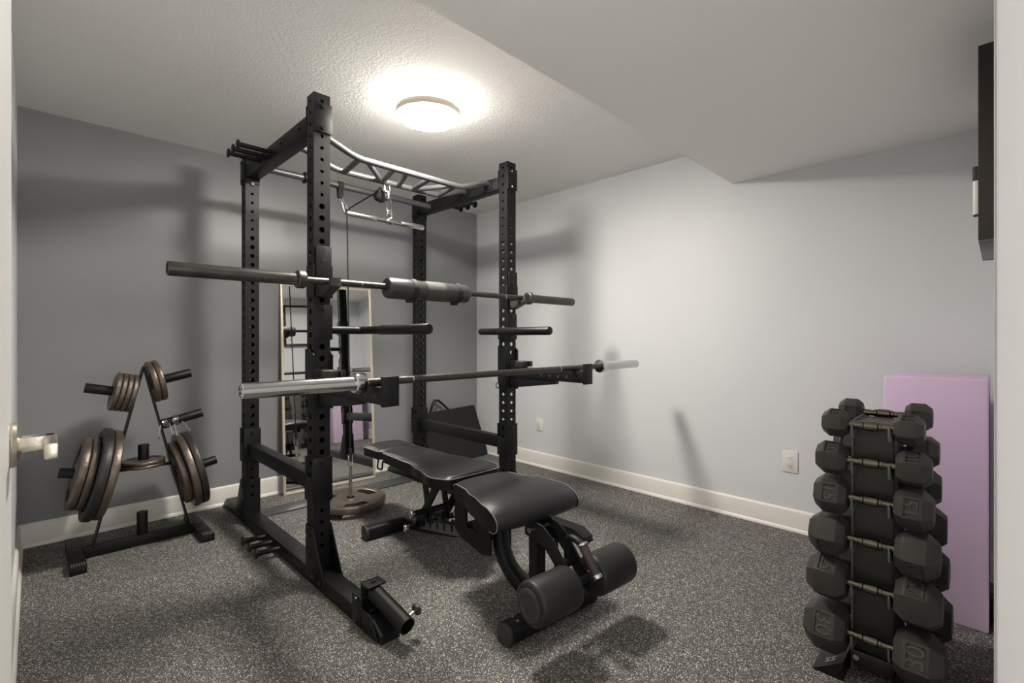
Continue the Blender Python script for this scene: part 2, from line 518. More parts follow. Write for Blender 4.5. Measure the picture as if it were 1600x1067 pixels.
def band_peg(a, d, L, parent):
    bm = B()
    a, d = Vector(a), Vector(d).normalized()
    cyl(bm, a, a + d * L, 0.0125, 16)
    cyl(bm, a + d * (L - 0.002), a + d * (L + 0.006), 0.023, 20, 0.002)
    return obj('band_peg', bm, 'steel', parent)

for i, x in enumerate(RX):
    out = -1 if i == 0 else 1
    # long floor rail with wedge-cut ends
    bm = B()
    prism(bm, [(1.50, 0.0), (1.50, 0.030), (1.56, 0.062), (3.385, 0.062), (3.445, 0.024), (3.445, 0.0)], 'x', x - 0.038, x + 0.038, 0.003)
    obj('floor_rail', bm, 'steel', rack)
    # gusset plates at each upright foot
    for y in RY:
        for sx in (-1, 1):
            bm = B()
            xs = x + sx * (HW + 0.001)
            if y == RY[0]:
                poly = [(y + 0.036, 0.02), (y + 0.036, 0.25), (y - 0.036, 0.25), (y - 0.15, 0.05), (y - 0.15, 0.02)]
            else:
                poly = [(y - 0.036, 0.02), (y - 0.036, 0.25), (y + 0.036, 0.25), (y + 0.13, 0.05), (y + 0.13, 0.02)]
            prism(bm, poly, 'x', min(xs, xs + sx * 0.006), max(xs, xs + sx * 0.006), 0.001)
            obj('gusset', bm, 'steel', rack)
        for (dy, z) in ((0, 0.21), (0, 0.12), (-0.05 if y == RY[0] else 0.05, 0.045), (-0.12 if y == RY[0] else 0.1, 0.04)):
            bolt((x + out * (HW + 0.007), y + dy, z), (out, 0, 0), rack)
    # top side beam and its end plates
    boxpart('top_beam', (x - 0.034, RY[0] + HW + 0.004, 1.972), (x + 0.034, RY[1] - HW - 0.004, 2.046), 'steel', rack, 0.004)
    for y, s in ((RY[0], -1), (RY[1], 1)):
        boxpart('end_plate', (x - HW - 0.002, y - s * HW - s * 0.006 if s < 0 else y - HW - 0.007, 1.945), (x + HW + 0.002, y + HW + 0.007 if s < 0 else y - HW - 0.001, 2.085), 'steel', rack, 0.001)
    bm = B(); box(bm, (x - HW, RY[0] - HW - 0.007, 1.955), (x + HW + 0.006, RY[0] - HW - 0.0005, 2.082), 0.001)
    obj('front_plate', bm, 'steel', rack)
    for z in (1.972, 2.065): bolt((x, RY[0] - HW - 0.007, z), (0, -1, 0), rack)
    boxpart('rear_plate', (x - HW - 0.007, RY[1] - HW + 0.001, 1.945), (x - HW - 0.0005, RY[1] + HW, 2.085), 'steel', rack, 0.001)
    for z in (1.965, 2.065): bolt((x - HW - 0.007, RY[1], z), (-1, 0, 0), rack)
    bolt((x, RY[1] - HW - 0.0005, 1.945), (0, -1, 0), rack)
    for y in (2.24, 2.47): bolt((x + out * 0.034, y, 2.015), (out, 0, 0), rack)
    for y in (2.62, 2.70, 2.78): band_peg((x + out * 0.034, y, 2.012), (out, 0, 0.0), 0.145, rack)
    for y in (2.47, 2.57, 2.67): band_peg((x + out * 0.038, y, 0.036), (out, 0, 0.06), 0.105, rack)
    # flip-down safety bar with its sleeves
sb_tmp = []
for i, x in enumerate(RX):
    side = 'left' if i == 0 else 'right'
    t = thing('safety_bar', 'black safety bar low between the %s uprights of the rack' % ('left' if i == 0 else 'right'), 'safety bar', (x, 2.575, 0.355), 0, 'safety bars of the power rack')
    bm = B(); box(bm, (x - 0.028, RY[0] + HW + 0.004, 0.392), (x + 0.028, RY[1] - HW - 0.004, 0.462), 0.004); obj('beam', bm, 'steel', t)
    for y, s in ((RY[0], -1), (RY[1], 1)):
        bm = B()
        for sx in (-1, 1):
            x0 = x + sx * (HW + 0.0015); x1 = x0 + sx * 0.006
            box(bm, (min(x0, x1), y - HW - 0.008, 0.355), (max(x0, x1), y + HW + 0.008, 0.465), 0.001)
        yo = y + s * (HW + 0.0015)
        box(bm, (x - HW - 0.0075, min(yo, yo + s * 0.006), 0.355), (x + HW + 0.0075, max(yo, yo + s * 0.006), 0.545), 0.001)
        yi = y - s * (HW + 0.0015)
        box(bm, (x - HW - 0.0075, min(yi, yi - s * 0.006), 0.355), (x + HW + 0.0075, max(yi, yi - s * 0.006), 0.545), 0.001)
        obj('sleeve', bm, 'steel', t)
        bolt((x, y - HW - 0.0075, 0.525), (0, -1, 0), t)
boxpart('rear_floor_plate', (RX[0] + 0.040, 3.055, 0.0), (RX[1] - 0.040, 3.20, 0.008), 'rubber_mat', rack, 0.002)
# rear cross pipe between the top beams
bm = B(); cyl(bm, (RX[0] + 0.033, 2.87, 2.004), (RX[1] - 0.033, 2.87, 2.004), 0.0185, 20); pipe = obj('rear_pipe', bm, 'grip_steel', rack)
bm = B(); cyl(bm, (1.122, 2.87, 2.004), (1.134, 2.87, 2.004), 0.033, 24, 0.002); obj('pipe_collar', bm, 'steel', rack)
bm = B(); cyl(bm, (1.14, 2.87, 2.004), (1.325, 2.87, 2.004), 0.0192, 20); obj('pipe_sleeve', bm, 'chrome', rack)
# multi grip pull up bar
FY, RYY, PZ = 2.24, 2.47, 1.955
bm = B()
for y in (FY, RYY):
    pts = fillet([(RX[0] + 0.034, y, 2.020), (RX[0] + 0.075, y, 2.020), (1.135, y, PZ), (1.797, y, PZ), (RX[1] - 0.075, y, 2.020), (RX[1] - 0.034, y, 2.020)], 0.05, 5)
    tube(bm, pts, 0.0162, 16)
pull = obj('pull_up_bar', bm, 'grip_steel', rack)
for fx, rx in ((1.15, 1.185), (1.19, 1.40), (1.345, 1.415), (1.425, 1.515), (1.575, 1.61), (1.74, 1.625), (1.755, 1.80)):
    bm = B(); cyl(bm, (fx, FY, PZ), (rx, RYY, PZ), 0.0145, 14); obj('grip_tube', bm, 'grip_steel', pull)
boxpart('pull_bar_flange', (RX[0] + 0.0345, FY - 0.035, 1.985), (RX[0] + 0.040, FY + 0.035, 2.045), 'steel', rack, 0.001)
boxpart('pull_bar_flange', (RX[1] - 0.040, FY - 0.035, 1.985), (RX[1] - 0.0345, FY + 0.035, 2.045), 'steel', rack, 0.001)
boxpart('pull_bar_flange', (RX[0] + 0.0345, RYY - 0.035, 1.985), (RX[0] + 0.040, RYY + 0.035, 2.045), 'steel', rack, 0.001)
boxpart('pull_bar_flange', (RX[1] - 0.040, RYY - 0.035, 1.985), (RX[1] - 0.0345, RYY + 0.035, 2.045), 'steel', rack, 0.001)

# bar hooks
B1Y, B1Z = 1.978, 1.299
yf = RY[0] - HW
for i, x in enumerate(RX):
    t = thing('bar_hook', 'black steel bar hook on the %s front upright, holding the padded barbell' % ('left' if i == 0 else 'right'), 'bar hook', (x, yf, 1.24), 0, 'bar hooks on the rack')
    bm = B()
    box(bm, (x - HW + 0.005, yf - 0.012, 1.245), (x + HW + 0.002, yf - 0.001, 1.46), 0.002)
    obj('back_plate', bm, 'steel', t)
    for sx in (-1, 1):
        x0 = x + sx * (HW + 0.001); x1 = x0 + sx * 0.007
        boxpart('side_plate', (min(x0, x1), yf - 0.010, 1.238), (max(x0, x1), yf + 0.060, 1.378), 'steel', t, 0.001)
    bm = B()
    prism(bm, [(yf - 0.012, B1Z - 0.050), (yf - 0.012, B1Z - 0.0155), (B1Y - 0.030, B1Z - 0.0155), (B1Y - 0.030, B1Z + 0.010), (B1Y - 0.043, B1Z + 0.014), (B1Y - 0.047, B1Z - 0.020), (yf - 0.035, B1Z - 0.060)], 'x', x - 0.024, x + 0.024, 0.002)
    obj('cradle', bm, 'rubber', t)
    for z in (1.40, 1.445):
        bm = B(); cyl(bm, (x + 0.004, yf - 0.0135, z), (x + 0.004, yf - 0.0115, z), 0.0065, 12); obj('plate_hole', bm, 'slot', t)

# dip handles
for i, x in enumerate(RX):
    s = 1 if i == 0 else -1          # towards the middle of the rack
    t = thing('dip_handle', 'bent black dip handle reaching forward from the %s front upright' % ('left' if i == 0 else 'right'), 'dip handle', (x, yf, 1.05), 0, 'dip handles on the rack')
    bm = B()
    box(bm, (x - HW - 0.002, yf - 0.009, 1.055), (x + HW + 0.002, yf - 0.001, 1.208), 0.0015)
    xi = x + s * (HW + 0.001)
    box(bm, (min(xi, xi + s * 0.007), yf - 0.008, 1.055), (max(xi, xi + s * 0.007), yf + 0.074, 1.208 if i == 0 else 1.12), 0.0015)
    obj('bracket', bm, 'steel', t)
    bm = B()
    pts = fillet([(x + s * (HW + 0.006), 2.10, 1.099), (x + s * 0.215, 2.125, 1.099), (x + s * 0.215, 1.585, 1.099)], 0.045, 7)
    tube(bm, pts, 0.0185, 18)
    obj('tube', bm, 'steel', t)
    bm = B()
    pe = Vector((x + s * 0.215, 1.575, 1.099))
    cyl(bm, pe, pe + V(0, 0.38, 0), 0.0215, 20, 0.006)
    obj('grip', bm, 'steel', t)
    bolt((x + 0.004, yf - 0.009, 1.19), (0, -1, 0), t)

# spotter arms
B2Y, B2Z = 1.575, 0.905
for i, x in enumerate(RX):
    t = thing('spotter_arm', 'black spotter arm on the %s front upright, carrying the chrome barbell' % ('left' if i == 0 else 'right'), 'spotter arm', (x, yf, 0.745), 0, 'spotter arms on the rack')
    bm = B()
    for sx in (-1, 1):
        x0 = x + sx * (HW + 0.001); x1 = x0 + sx * 0.007
        prism(bm, [(yf - 0.014, 0.755), (yf - 0.014, 0.99), (yf + 0.02, 1.015), (yf + 0.075, 1.015) if sx < 0 else (yf + 0.03, 1.015), (yf + 0.075, 0.80), (yf + 0.06, 0.75)], 'x', min(x0, x1), max(x0, x1), 0.001)
    box(bm, (x - HW - 0.008, yf - 0.008, 0.765), (x + HW + 0.008, yf - 0.001, 0.93), 0.001)
    obj('bracket', bm, 'steel', t)
    bm = B()
    box(bm, (x - 0.030, 1.512, 0.828), (x + 0.030, yf - 0.007, 0.8900), 0.003)
    arm = obj('arm', bm, 'steel', t)
    for y in (1.56, 1.62, 1.68, 1.74, 1.80):
        bm = B(); cyl(bm, (x - 0.0312, y, 0.855), (x - 0.0292, y, 0.855), 0.0075, 14); obj('arm_hole', bm, 'slot', arm)
    boxpart('end_lip', (x - 0.033, 1.497, 0.822), (x + 0.033, 1.513, 0.928), 'steel', t, 0.002)
    bm = B(); prism(bm, [(yf - 0.007, 0.765), (yf - 0.007, 0.8275), (1.72, 0.8275), (1.72, 0.808)], 'x', x - 0.026, x + 0.026, 0.002); obj('brace', bm, 'steel', t)
    bm = B(); tube(bm, [(x - HW - 0.010, yf + 0.072 + 0.016 * math.sin(a), 0.775 + 0.016 * math.cos(a)) for a in [k * 2 * PI / 14 for k in range(14)]], 0.0025, 8, closed=True); obj('pin_ring', bm, 'steel', t)

# barbell clamps lying on the spotter arms
for i, x in enumerate(RX):
    cx, cyy, cz = x + 0.002, 1.985, 0.8905
    t = thing('barbell_clamp', 'black plastic barbell clamp lying on the %s spotter arm' % ('left' if i == 0 else 'right'), 'clamp', (cx, cyy, cz), 0, 'barbell clamps')
    bm = B(); lathe(bm, [(0.026, 0), (0.036, 0), (0.038, 0.004), (0.038, 0.030), (0.034, 0.034), (0.026, 0.034)], (cx, cyy, cz), (0, 0, 1), 28); obj('ring', bm, 'rubber', t)
    bm = B(); bar(bm, (cx + 0.030, cyy - 0.030, cz + 0.02), (cx + 0.062, cyy + 0.012, cz + 0.02), 0.014, 0.026, 0.003); obj('lever', bm, 'rubber', t)
    bm = B(); box(bm, (cx + 0.022, cyy - 0.046, cz + 0.004), (cx + 0.046, cyy - 0.026, cz + 0.036), 0.002); obj('hinge', bm, 'bolt', t)
    bm = B(); lathe(bm, [(0.0245, 0), (0.037, 0), (0.0372, 0.003), (0.0245, 0.003)], (cx, cyy, cz + 0.0345), (0, 0, 1), 28); obj('rim', bm, 'zinc', t)

# barbells
def barbell(y, z, x0, sl0, c0, c1, sr1, x1, mats, label):
    t = thing('barbell', label, 'barbell', ((x0 + x1) / 2, y, z))
    shaft, sleeve, cap = mats
    bm = B(); cyl(bm, (c0, y, z), (c1, y, z), 0.0143, 20); obj('shaft', bm, shaft, t)
    for a, b2, s in ((sl0, x0, -1), (sr1, x1, 1)):
        bm = B(); lathe(bm, [(0.018, 0), (0.025, 0), (0.025, abs(b2 - a) - 0.002), (0.023, abs(b2 - a)), (0.018, abs(b2 - a)), (0.0175, abs(b2 - a) - 0.006), (0.0005, abs(b2 - a) - 0.006)], (a, y, z), (s, 0, 0), 36, closed=False)
        obj('sleeve', bm, sleeve, t)
    for a, b2 in ((sl0, c0), (c1, sr1)):
        lo, hi = min(a, b2), max(a, b2)
        bm = B(); lathe(bm, [(0.0145, 0), (0.032, 0), (0.0365, 0.004), (0.0365, hi - lo - 0.004), (0.034, hi - lo), (0.0145, hi - lo)], (lo, y, z), (1, 0, 0), 36)
        obj('collar', bm, cap, t)
    for xx in (1.02, 1.90):
        bm = B(); cyl(bm, (xx, y, z), (xx + 0.006, y, z), 0.0145, 20); obj('ring_mark', bm, 'zinc', t)
    return t
barbell(B1Y, B1Z, 0.318, 0.744, 0.776, 2.085, 2.117, 2.518, ('bar_steel', 'bar_black', 'bar_black'), 'black barbell with foam pad resting in the upper bar hooks')
barbell(B2Y, B2Z, 0.432, 0.785, 0.826, 2.245, 2.285, 2.632, ('bar_steel', 'chrome', 'chrome'), 'barbell with polished chrome sleeves resting on the spotter arms')
t = thing('squat_pad', 'thick black foam pad strapped round the middle of the upper barbell', 'bar pad', (1.38, B1Y, B1Z - 0.05))
pc = (B1Y - 0.004, B1Z - 0.006)
bm = B()
lathe(bm, [(0.0145, 0), (0.040, 0), (0.046, 0.004), (0.049, 0.012), (0.050, 0.14), (0.047, 0.165), (0.046, 0.30), (0.048, 0.32), (0.049, 0.455), (0.047, 0.466), (0.041, 0.475), (0.0145, 0.475)], (1.143, *pc), (1, 0, 0), 36)
obj('foam', bm, 'pad', t)
bm = B(); lathe(bm, [(0.040, 0), (0.0482, 0), (0.0482, 0.110), (0.040, 0.110)], (1.345, *pc), (1, 0, 0), 36); obj('centre_grip', bm, 'pad_grip', t)
for xx in (1.265, 1.53):
    bm = B(); lathe(bm, [(0.042, 0), (0.0525, 0), (0.0525, 0.026), (0.042, 0.026)], (xx, *pc), (1, 0, 0), 36)
    box(bm, (xx - 0.012, pc[0] - 0.012, pc[1] - 0.062), (xx + 0.022, pc[0] + 0.012, pc[1] - 0.046), 0.003)
    obj('strap', bm, 'webbing', t)

# landmine attachment on the left floor rail
x = RX[0]
t = thing('landmine_attachment', 'black swivelling bar sleeve clamped to the front end of the left floor rail', 'landmine', (x, 1.6, 0))
bm = B()
for sx in (-1, 1):
    x0 = x + sx * 0.0395; x1 = x0 + sx * 0.006
    box(bm, (min(x0, x1), 1.63, 0.006), (max(x0, x1), 1.70, 0.115), 0.001)
box(bm, (x - 0.046, 1.632, 0.064), (x + 0.046, 1.698, 0.071), 0.001)
obj('saddle', bm, 'steel', t)
for sx in (-1, 1):
    bolt((x + sx * 0.0455, 1.665, 0.102), (sx, 0, 0), t); bolt((x + sx * 0.0455, 1.665, 0.022), (sx, 0, 0), t)
bm = B()
box(bm, (x - 0.030, 1.597, 0.0715), (x + 0.044, 1.655, 0.0785), 0.001)
box(bm, (x - 0.030, 1.605, 0.150), (x + 0.044, 1.665, 0.157), 0.001)
box(bm, (x - 0.030, 1.655, 0.0715), (x + 0.044, 1.662, 0.157), 0.001)
obj('swivel_bracket', bm, 'steel', t)
bolt((x + 0.007, 1.632, 0.157), (0, 0, 1), t)
a = Vector((x + 0.006, 1.625, 0.122)); e = Vector((x + 0.020, 1.425, 0.074))
d = (e - a)
bm = B(); lathe(bm, [(0.0262, 0), (0.0300, 0), (0.0300, d.length), (0.0262, d.length)], a, d, 32); obj('bar_sleeve', bm, 'steel', t)
bm = B(); cyl(bm, a + d * 0.02, a + d * 0.05, 0.0265, 24); obj('sleeve_floor', bm, 'slot', t)
kd = Vector((1, 0.1, 0.25)).normalized()
kp = a + d * 0.86
bm = B(); cyl(bm, kp + kd * 0.024, kp + kd * 0.062, 0.005, 12); obj('pin', bm, 'zinc', t)
bm = B(); lathe(bm, [(0.0005, 0), (0.018, 0), (0.0215, 0.004), (0.0215, 0.012), (0.018, 0.016), (0.0005, 0.016)], kp + kd * 0.056, kd, 8, closed=False); obj('knob', bm, 'rubber', t)
bm = B()
for sx in (-1, 1):
    x0 = x + sx * 0.0395; x1 = x0 + sx * 0.005
    prism(bm, [(1.629, 0.004), (1.629, 0.085), (1.56, 0.075), (1.515, 0.004)], 'x', min(x0, x1), max(x0, x1), 0.001)
obj('side_gusset', bm, 'steel', t)

# ------------------------------------------------------------------ pulley, cable, lat bar, loading pin
def link(bm, c, d, n, L, W, r):
    """long chain link centred at c; d = long axis, n = wide axis"""
    c, d, n = Vector(c), Vector(d).normalized(), Vector(n).normalized()
    pts = []
    for k in range(20):
        a = 2 * PI * k / 20
        pts.append(c + d * (math.cos(a) * (W / 2) + (L / 2 - W / 2) * (1 if math.cos(a) >= 0 else -1)) + n * math.sin(a) * W / 2)
    tube(bm, pts, r, 8, closed=True)
PX, PY, PIZ = 1.425, 2.47, 1.875
t = thing('pulley_system', 'black cable pulley hung from the pull up bar with steel carabiners', 'pulley', (PX, PY, 1.80))
bm = B(); link(bm, (PX + 0.012, PY, 1.938), (0, 0.2, 1), (1, 0, 0), 0.085, 0.034, 0.0035); obj('carabiner', bm, 'zinc', t)
bm = B(); lathe(bm, [(0.006, -0.012), (0.036, -0.012), (0.036, -0.008), (0.028, -0.004), (0.028, 0.004), (0.036, 0.008), (0.036, 0.012), (0.006, 0.012)], (PX - 0.02, PY + 0.02, PIZ), (0.85, 0.5, 0), 28); obj('wheel', bm, 'steel', t)
bm = B()
for s in (-1, 1):
    n = Vector((0.862, 0.507, 0)) * s * 0.016
    bar(bm, Vector((PX - 0.02, PY + 0.02, PIZ - 0.02)) + n, Vector((PX - 0.005, PY + 0.01, PIZ + 0.045)) + n, 0.003, 0.034, 0.001)
obj('cheek_plate', bm, 'steel', t)
bm = B(); cyl(bm, Vector((PX - 0.02, PY + 0.02, PIZ)) - Vector((0.862, 0.507, 0)) * 0.021, Vector((PX - 0.02, PY + 0.02, PIZ)) + Vector((0.862, 0.507, 0)) * 0.021, 0.008, 14); obj('axle', bm, 'zinc', t)
# second hanger on the rear pipe
SX, SY = 1.345, 2.87
bm = B()
pts = [(SX + 0.024 * 0, SY + 0.024 * math.sin(a), 2.004 + 0.024 * math.cos(a)) for a in [(-0.78 + k * 0.0975) * PI for k in range(17)]]
loop = [(SX, SY - 0.006, 1.93)] + pts + [(SX, SY + 0.006, 1.93)]
for off in (-0.012, -0.006, 0, 0.006, 0.012):
    tube(bm, [(p[0] + off, p[1], p[2]) for p in loop], 0.0042, 6)
obj('strap', bm, 'webbing', t)
bm = B()
link(bm, (SX + 0.014, SY, 1.915), (0.35, 0, -1), (0, 1, 0), 0.060, 0.026, 0.0032)
link(bm, (SX + 0.032, SY - 0.004, 1.868), (0.3, 0, -1), (1, 0.3, 0.3), 0.060, 0.028, 0.0034)
obj('chain_link', bm, 'zinc', t)
WX, WY = 1.40, 2.845      # where the weight hangs
ctop = Vector((SX + 0.040, SY - 0.01, 1.850))
bm = B(); lathe(bm, [(0.004, -0.008), (0.018, -0.008), (0.014, 0), (0.018, 0.008), (0.004, 0.008)], ctop + V(0.0, 0, -0.002), (0.85, 0.5, 0), 20); obj('small_wheel', bm, 'rubber', t)
bm = B()
tube(bm, fillet([(PX - 0.028, PY + 0.05, PIZ + 0.026), ctop + V(0.006, -0.012, 0.018), ctop + V(0.0, 0.0, -0.02), (WX, WY, 0.36)], 0.02, 5), 0.0042, 8)
obj('cable', bm, 'cable', t)
bm = B(); cyl(bm, (WX, WY, 0.325), (WX, WY, 0.375), 0.010, 12, 0.003); obj('cable_stop', bm, 'cable', t)

t = thing('lat_bar', 'short chrome pulldown bar hanging below the pull up bar', 'pulldown bar', (1.45, 2.47, 1.72))
lb0, lb1, lz = (1.195, 2.47, 1.738), (1.680, 2.47, 1.730), 1.735
bm = B(); cyl(bm, lb0, lb1, 0.0125, 18, 0.002); obj('bar', bm, 'chrome', t)
for a, b2 in ((1.193, 1.37), (1.53, 1.683)):
    bm = B(); cyl(bm, (a, 2.47, 1.735), (b2, 2.47, 1.735), 0.0150, 18, 0.002); obj('grip', bm, 'zinc', t)
bm = B(); cyl(bm, (1.435, 2.47, 1.735), (1.475, 2.47, 1.735), 0.019, 18, 0.003); obj('swivel', bm, 'chrome', t)
bm = B(); link(bm, (1.452, 2.47, 1.772), (0, 0, 1), (1, 0, 0), 0.045, 0.030, 0.0042); obj('eye', bm, 'chrome', t)
bm = B(); link(bm, (1.449, 2.47, 1.824), (0, 0, 1), (1, 0.3, 0), 0.090, 0.034, 0.0042); obj('carabiner', bm, 'chrome', t)
bm = B(); cyl(bm, (1.446, 2.47, 1.862), (1.444, 2.47, 1.905), 0.011, 14, 0.003); obj('swivel_stem', bm, 'zinc', t)

t = thing('loading_pin', 'slim steel loading pin hanging from the cable through a grip plate', 'loading pin', (WX, WY, 0.0))
bm = B(); cyl(bm, (WX, WY, 0.030), (WX, WY, 0.268), 0.0105, 14); obj('pin', bm, 'zinc', t)
bm = B(); cyl(bm, (WX, WY, 0.0), (WX, WY, 0.030), 0.075, 28, 0.003); obj('foot_disc', bm, 'steel', t)
bm = B(); link(bm, (WX, WY, 0.298), (0, 0, 1), (1, 0, 0), 0.075, 0.026, 0.0035); obj('clip', bm, 'zinc', t)

# ------------------------------------------------------------------ weight plates
def plate_bm(R, th, grips, hole=0.0255):
    """axis +z, centred on the origin"""
    bm = B()
    N = 60
    h = th / 2
    hub = 0.045 if R > 0.12 else 0.036
    rim0 = R * 0.80
    top = [(hole, h), (hub, h), (hub + 0.004, h * 0.70), (R * 0.50, h * 0.55), (rim0 - 0.006, h * 0.55), (rim0, h), (R - 0.008, h), (R - 0.002, h * 0.82), (R, h * 0.5), (R, 0)]
    if grips: top = [(hole, h), (hub, h), (hub + 0.004, h * 0.70), (R * 0.52, h * 0.70), (R * 0.80, h * 0.80), (R * 0.84, h), (R - 0.008, h), (R - 0.002, h * 0.82), (R, h * 0.5), (R, 0)]
    prof = top + [(r, -z) for r, z in top[-2::-1]]
    n = len(prof)
    rings = [[bm.verts.new((r * math.cos(2 * PI * k / N), r * math.sin(2 * PI * k / N), z)) for k in range(N)] for r, z in prof]
    g0, g1 = 3, 4
    def is_open(k):
        return grips and (k % (N // 3)) < 9
    m = len(top)
    for i in range(n):
        j = (i + 1) % n
        for k in range(N):
            k2 = (k + 1) % N
            mirrored = (i == n - 1 - g1)
            if (i == g0 or mirrored) and is_open(k): continue
            bm.faces.new((rings[i][k], rings[i][k2], rings[j][k2], rings[j][k]))
    if grips:
        def bot(i): return n - 1 - i
        for k in range(N):
            k2 = (k + 1) % N
            if is_open(k):
                for g in (g0, g1):
                    bm.faces.new((rings[g][k], rings[g][k2], rings[bot(g)][k2], rings[bot(g)][k]))
                if not is_open((k - 1) % N): bm.faces.new((rings[g0][k], rings[g1][k], rings[bot(g1)][k], rings[bot(g0)][k]))
                if not is_open(k2): bm.faces.new((rings[g0][k2], rings[g1][k2], rings[bot(g1)][k2], rings[bot(g0)][k2]))
    return bm
PLATES = {}
def plate(kind, R, th, grips, material, c, d, label, group, roll=0.0):
    d, u, w = frame(d)
    m3 = Matrix((u, w, d)).transposed()
    if m3.determinant() < 0: m3 = Matrix((w, u, d)).transposed()
    mt = Matrix.Translation(c) @ m3.to_4x4() @ Matrix.Rotation(roll, 4, 'Z')
    key = (kind, R, material)
    if key in PLATES:
        o = PLATES[key].copy(); COL.objects.link(o)
    else:
        o = obj('weight_plate', plate_bm(R, th, grips), material, None, smooth=30)
        PLATES[key] = o
    o.matrix_local = mt
    return tag(o, label, 'weight plate', group)
plate('grip', 0.212, 0.040, True, 'bronze', (WX, WY, 0.051), (0, 0, 1), 'bronze grip plate lying flat under the cable, in front of the mirror', None, 0.35)

# ------------------------------------------------------------------ plate tree
TX, TY = 0.395, 3.11
tree = thing('plate_tree', 'black A-frame plate tree with angled pegs in the left corner', 'plate tree', (TX, TY, 0))
for fx in (0.140, 0.645):
    w = 0.030
    bm = B(); box(bm, (fx - w, 2.90, 0.0), (fx + w, 3.34, 0.038), 0.004); ft = obj('foot', bm, 'steel', tree)
    for k in range(6):
        bm = B(); box(bm, (fx - 0.024 + k * 0.0085, 2.905, 0.037), (fx - 0.0195 + k * 0.0085, 2.945, 0.0395), 0.0005); obj('grip_rib', bm, 'grey_panel', ft)
    bm = B(); cyl(bm, (fx, 3.11, 0.038), (fx, 3.11, 0.046), 0.010, 6); obj('bolt_head', bm, 'bolt', ft)
boxpart('base_beam', (0.168, 3.085, 0.006), (0.617, 3.135, 0.055), 'steel', tree, 0.003)
AP = 0.918
def leg_x(z, s):  # s=-1 left leg, +1 right leg
    tt = (AP - z) / (AP - 0.04)
    return 0.400 + s * (0.004 + 0.200 * tt)
bm = B()
outer = [(leg_x(0.045, -1), 0.045), (leg_x(0.70, -1), 0.70), (0.393, AP - 0.012), (0.400, AP), (0.407, AP - 0.012), (leg_x(0.70, 1), 0.70), (leg_x(0.045, 1), 0.045)]
inner = [(x - 0.008 if x > 0.4 else x + 0.008, z) for x, z in outer]
inner[2] = (0.397, AP - 0.030); inner[3] = (0.400, AP - 0.024); inner[4] = (0.403, AP - 0.030)
prism(bm, outer + inner[::-1], 'y', TY - 0.025, TY + 0.025, 0.0)
obj('frame', bm, 'steel', tree)
cbz = 0.400
boxpart('cross_bar', (leg_x(cbz, -1) + 0.008, TY - 0.02, cbz - 0.008), (leg_x(cbz, 1) - 0.008, TY + 0.02, cbz), 'steel', tree, 0.001)
pegs = {}
def peg(key, a, e, r=0.0235):
    bm = B(); cyl(bm, a, e, r, 24, 0.002)
    obj('peg', bm, 'steel', tree)
    pegs[key] = (Vector(a), (Vector(e) - Vector(a)).normalized())
TILT = math.atan2(0.200, AP - 0.04)
def side_peg(key, end, sgn):
    d_ = Vector((sgn * math.cos(TILT), 0, math.sin(TILT)))
    e_ = Vector((end[0], TY, end[1])); q_ = e_.copy()
    for _ in range(600):
        if sgn * (q_.x - leg_x(q_.z, sgn)) <= 0: break
        q_ -= d_ * 0.001
    peg(key, q_, e_)
side_peg('LU', (0.172, 0.822), -1)
side_peg('RU', (0.606, 0.872), 1)
side_peg('RM', (0.660, 0.650), 1)
side_peg('LL', (0.080, 0.428), -1)
side_peg('RL', (0.728, 0.378), 1)
peg('CU', (0.400, TY, cbz), (0.400, TY, 0.514), 0.0235)
peg('CL', (0.395, TY, 0.055), (0.395, TY, 0.168), 0.0235)
def stack(key, specs, start, labels, group):
    a, d = pegs[key]
    h = start
    for (kind, R, th, g, mt), lab in zip(specs, labels):
        plate(kind, R, th, g, mt, a + d * (h + th / 2), d, lab, group, random.uniform(0, 2))
        h += th + 0.0008
S5 = ('small', 0.096, 0.0215, False, 'bronze'); S10 = ('ten', 0.108, 0.026, False, 'bronze')
P25 = ('mid', 0.170, 0.032, True, 'bronze'); P45 = ('grip', 0.215, 0.036, True, 'bronze'); P45B = ('big', 0.222, 0.040, False, 'iron')
P35 = ('thirty', 0.204, 0.034, True, 'bronze'); P35B = ('thirtyb', 0.202, 0.034, False, 'iron')
stack('LU', [S5] * 4, 0.003, ['small bronze plate on the upper left peg, %s' % s for s in ('against the frame', 'second from the frame', 'third from the frame', 'outermost')], 'small plates on the upper left peg')
stack('RU', [S10] * 2, 0.003, ['bronze plate on the upper right peg, inner of two', 'bronze plate on the upper right peg, outer of two'], 'plates on the upper right peg')
stack('LL', [P45, P45B, P25, P25], 0.003, ['large bronze plate on the lower left peg, against the frame', 'large black plate on the lower left peg', 'medium bronze plate on the lower left peg, beside the black plate', 'medium bronze plate on the lower left peg, outermost'], 'plates on the lower left peg')
stack('RL', [P25, P35, P35B], 0.003, ['bronze plate on the lower right peg, against the frame', 'bronze plate in the middle of the lower right peg', 'black plate on the lower right peg, outermost'], 'plates on the lower right peg')
stack('CU', [('tiny', 0.092, 0.018, False, 'bronze')] * 2, 0.0005, ['thin bronze plate on the centre post, lower of two', 'thin bronze plate on the centre post, upper of two'], 'plates on the centre post')

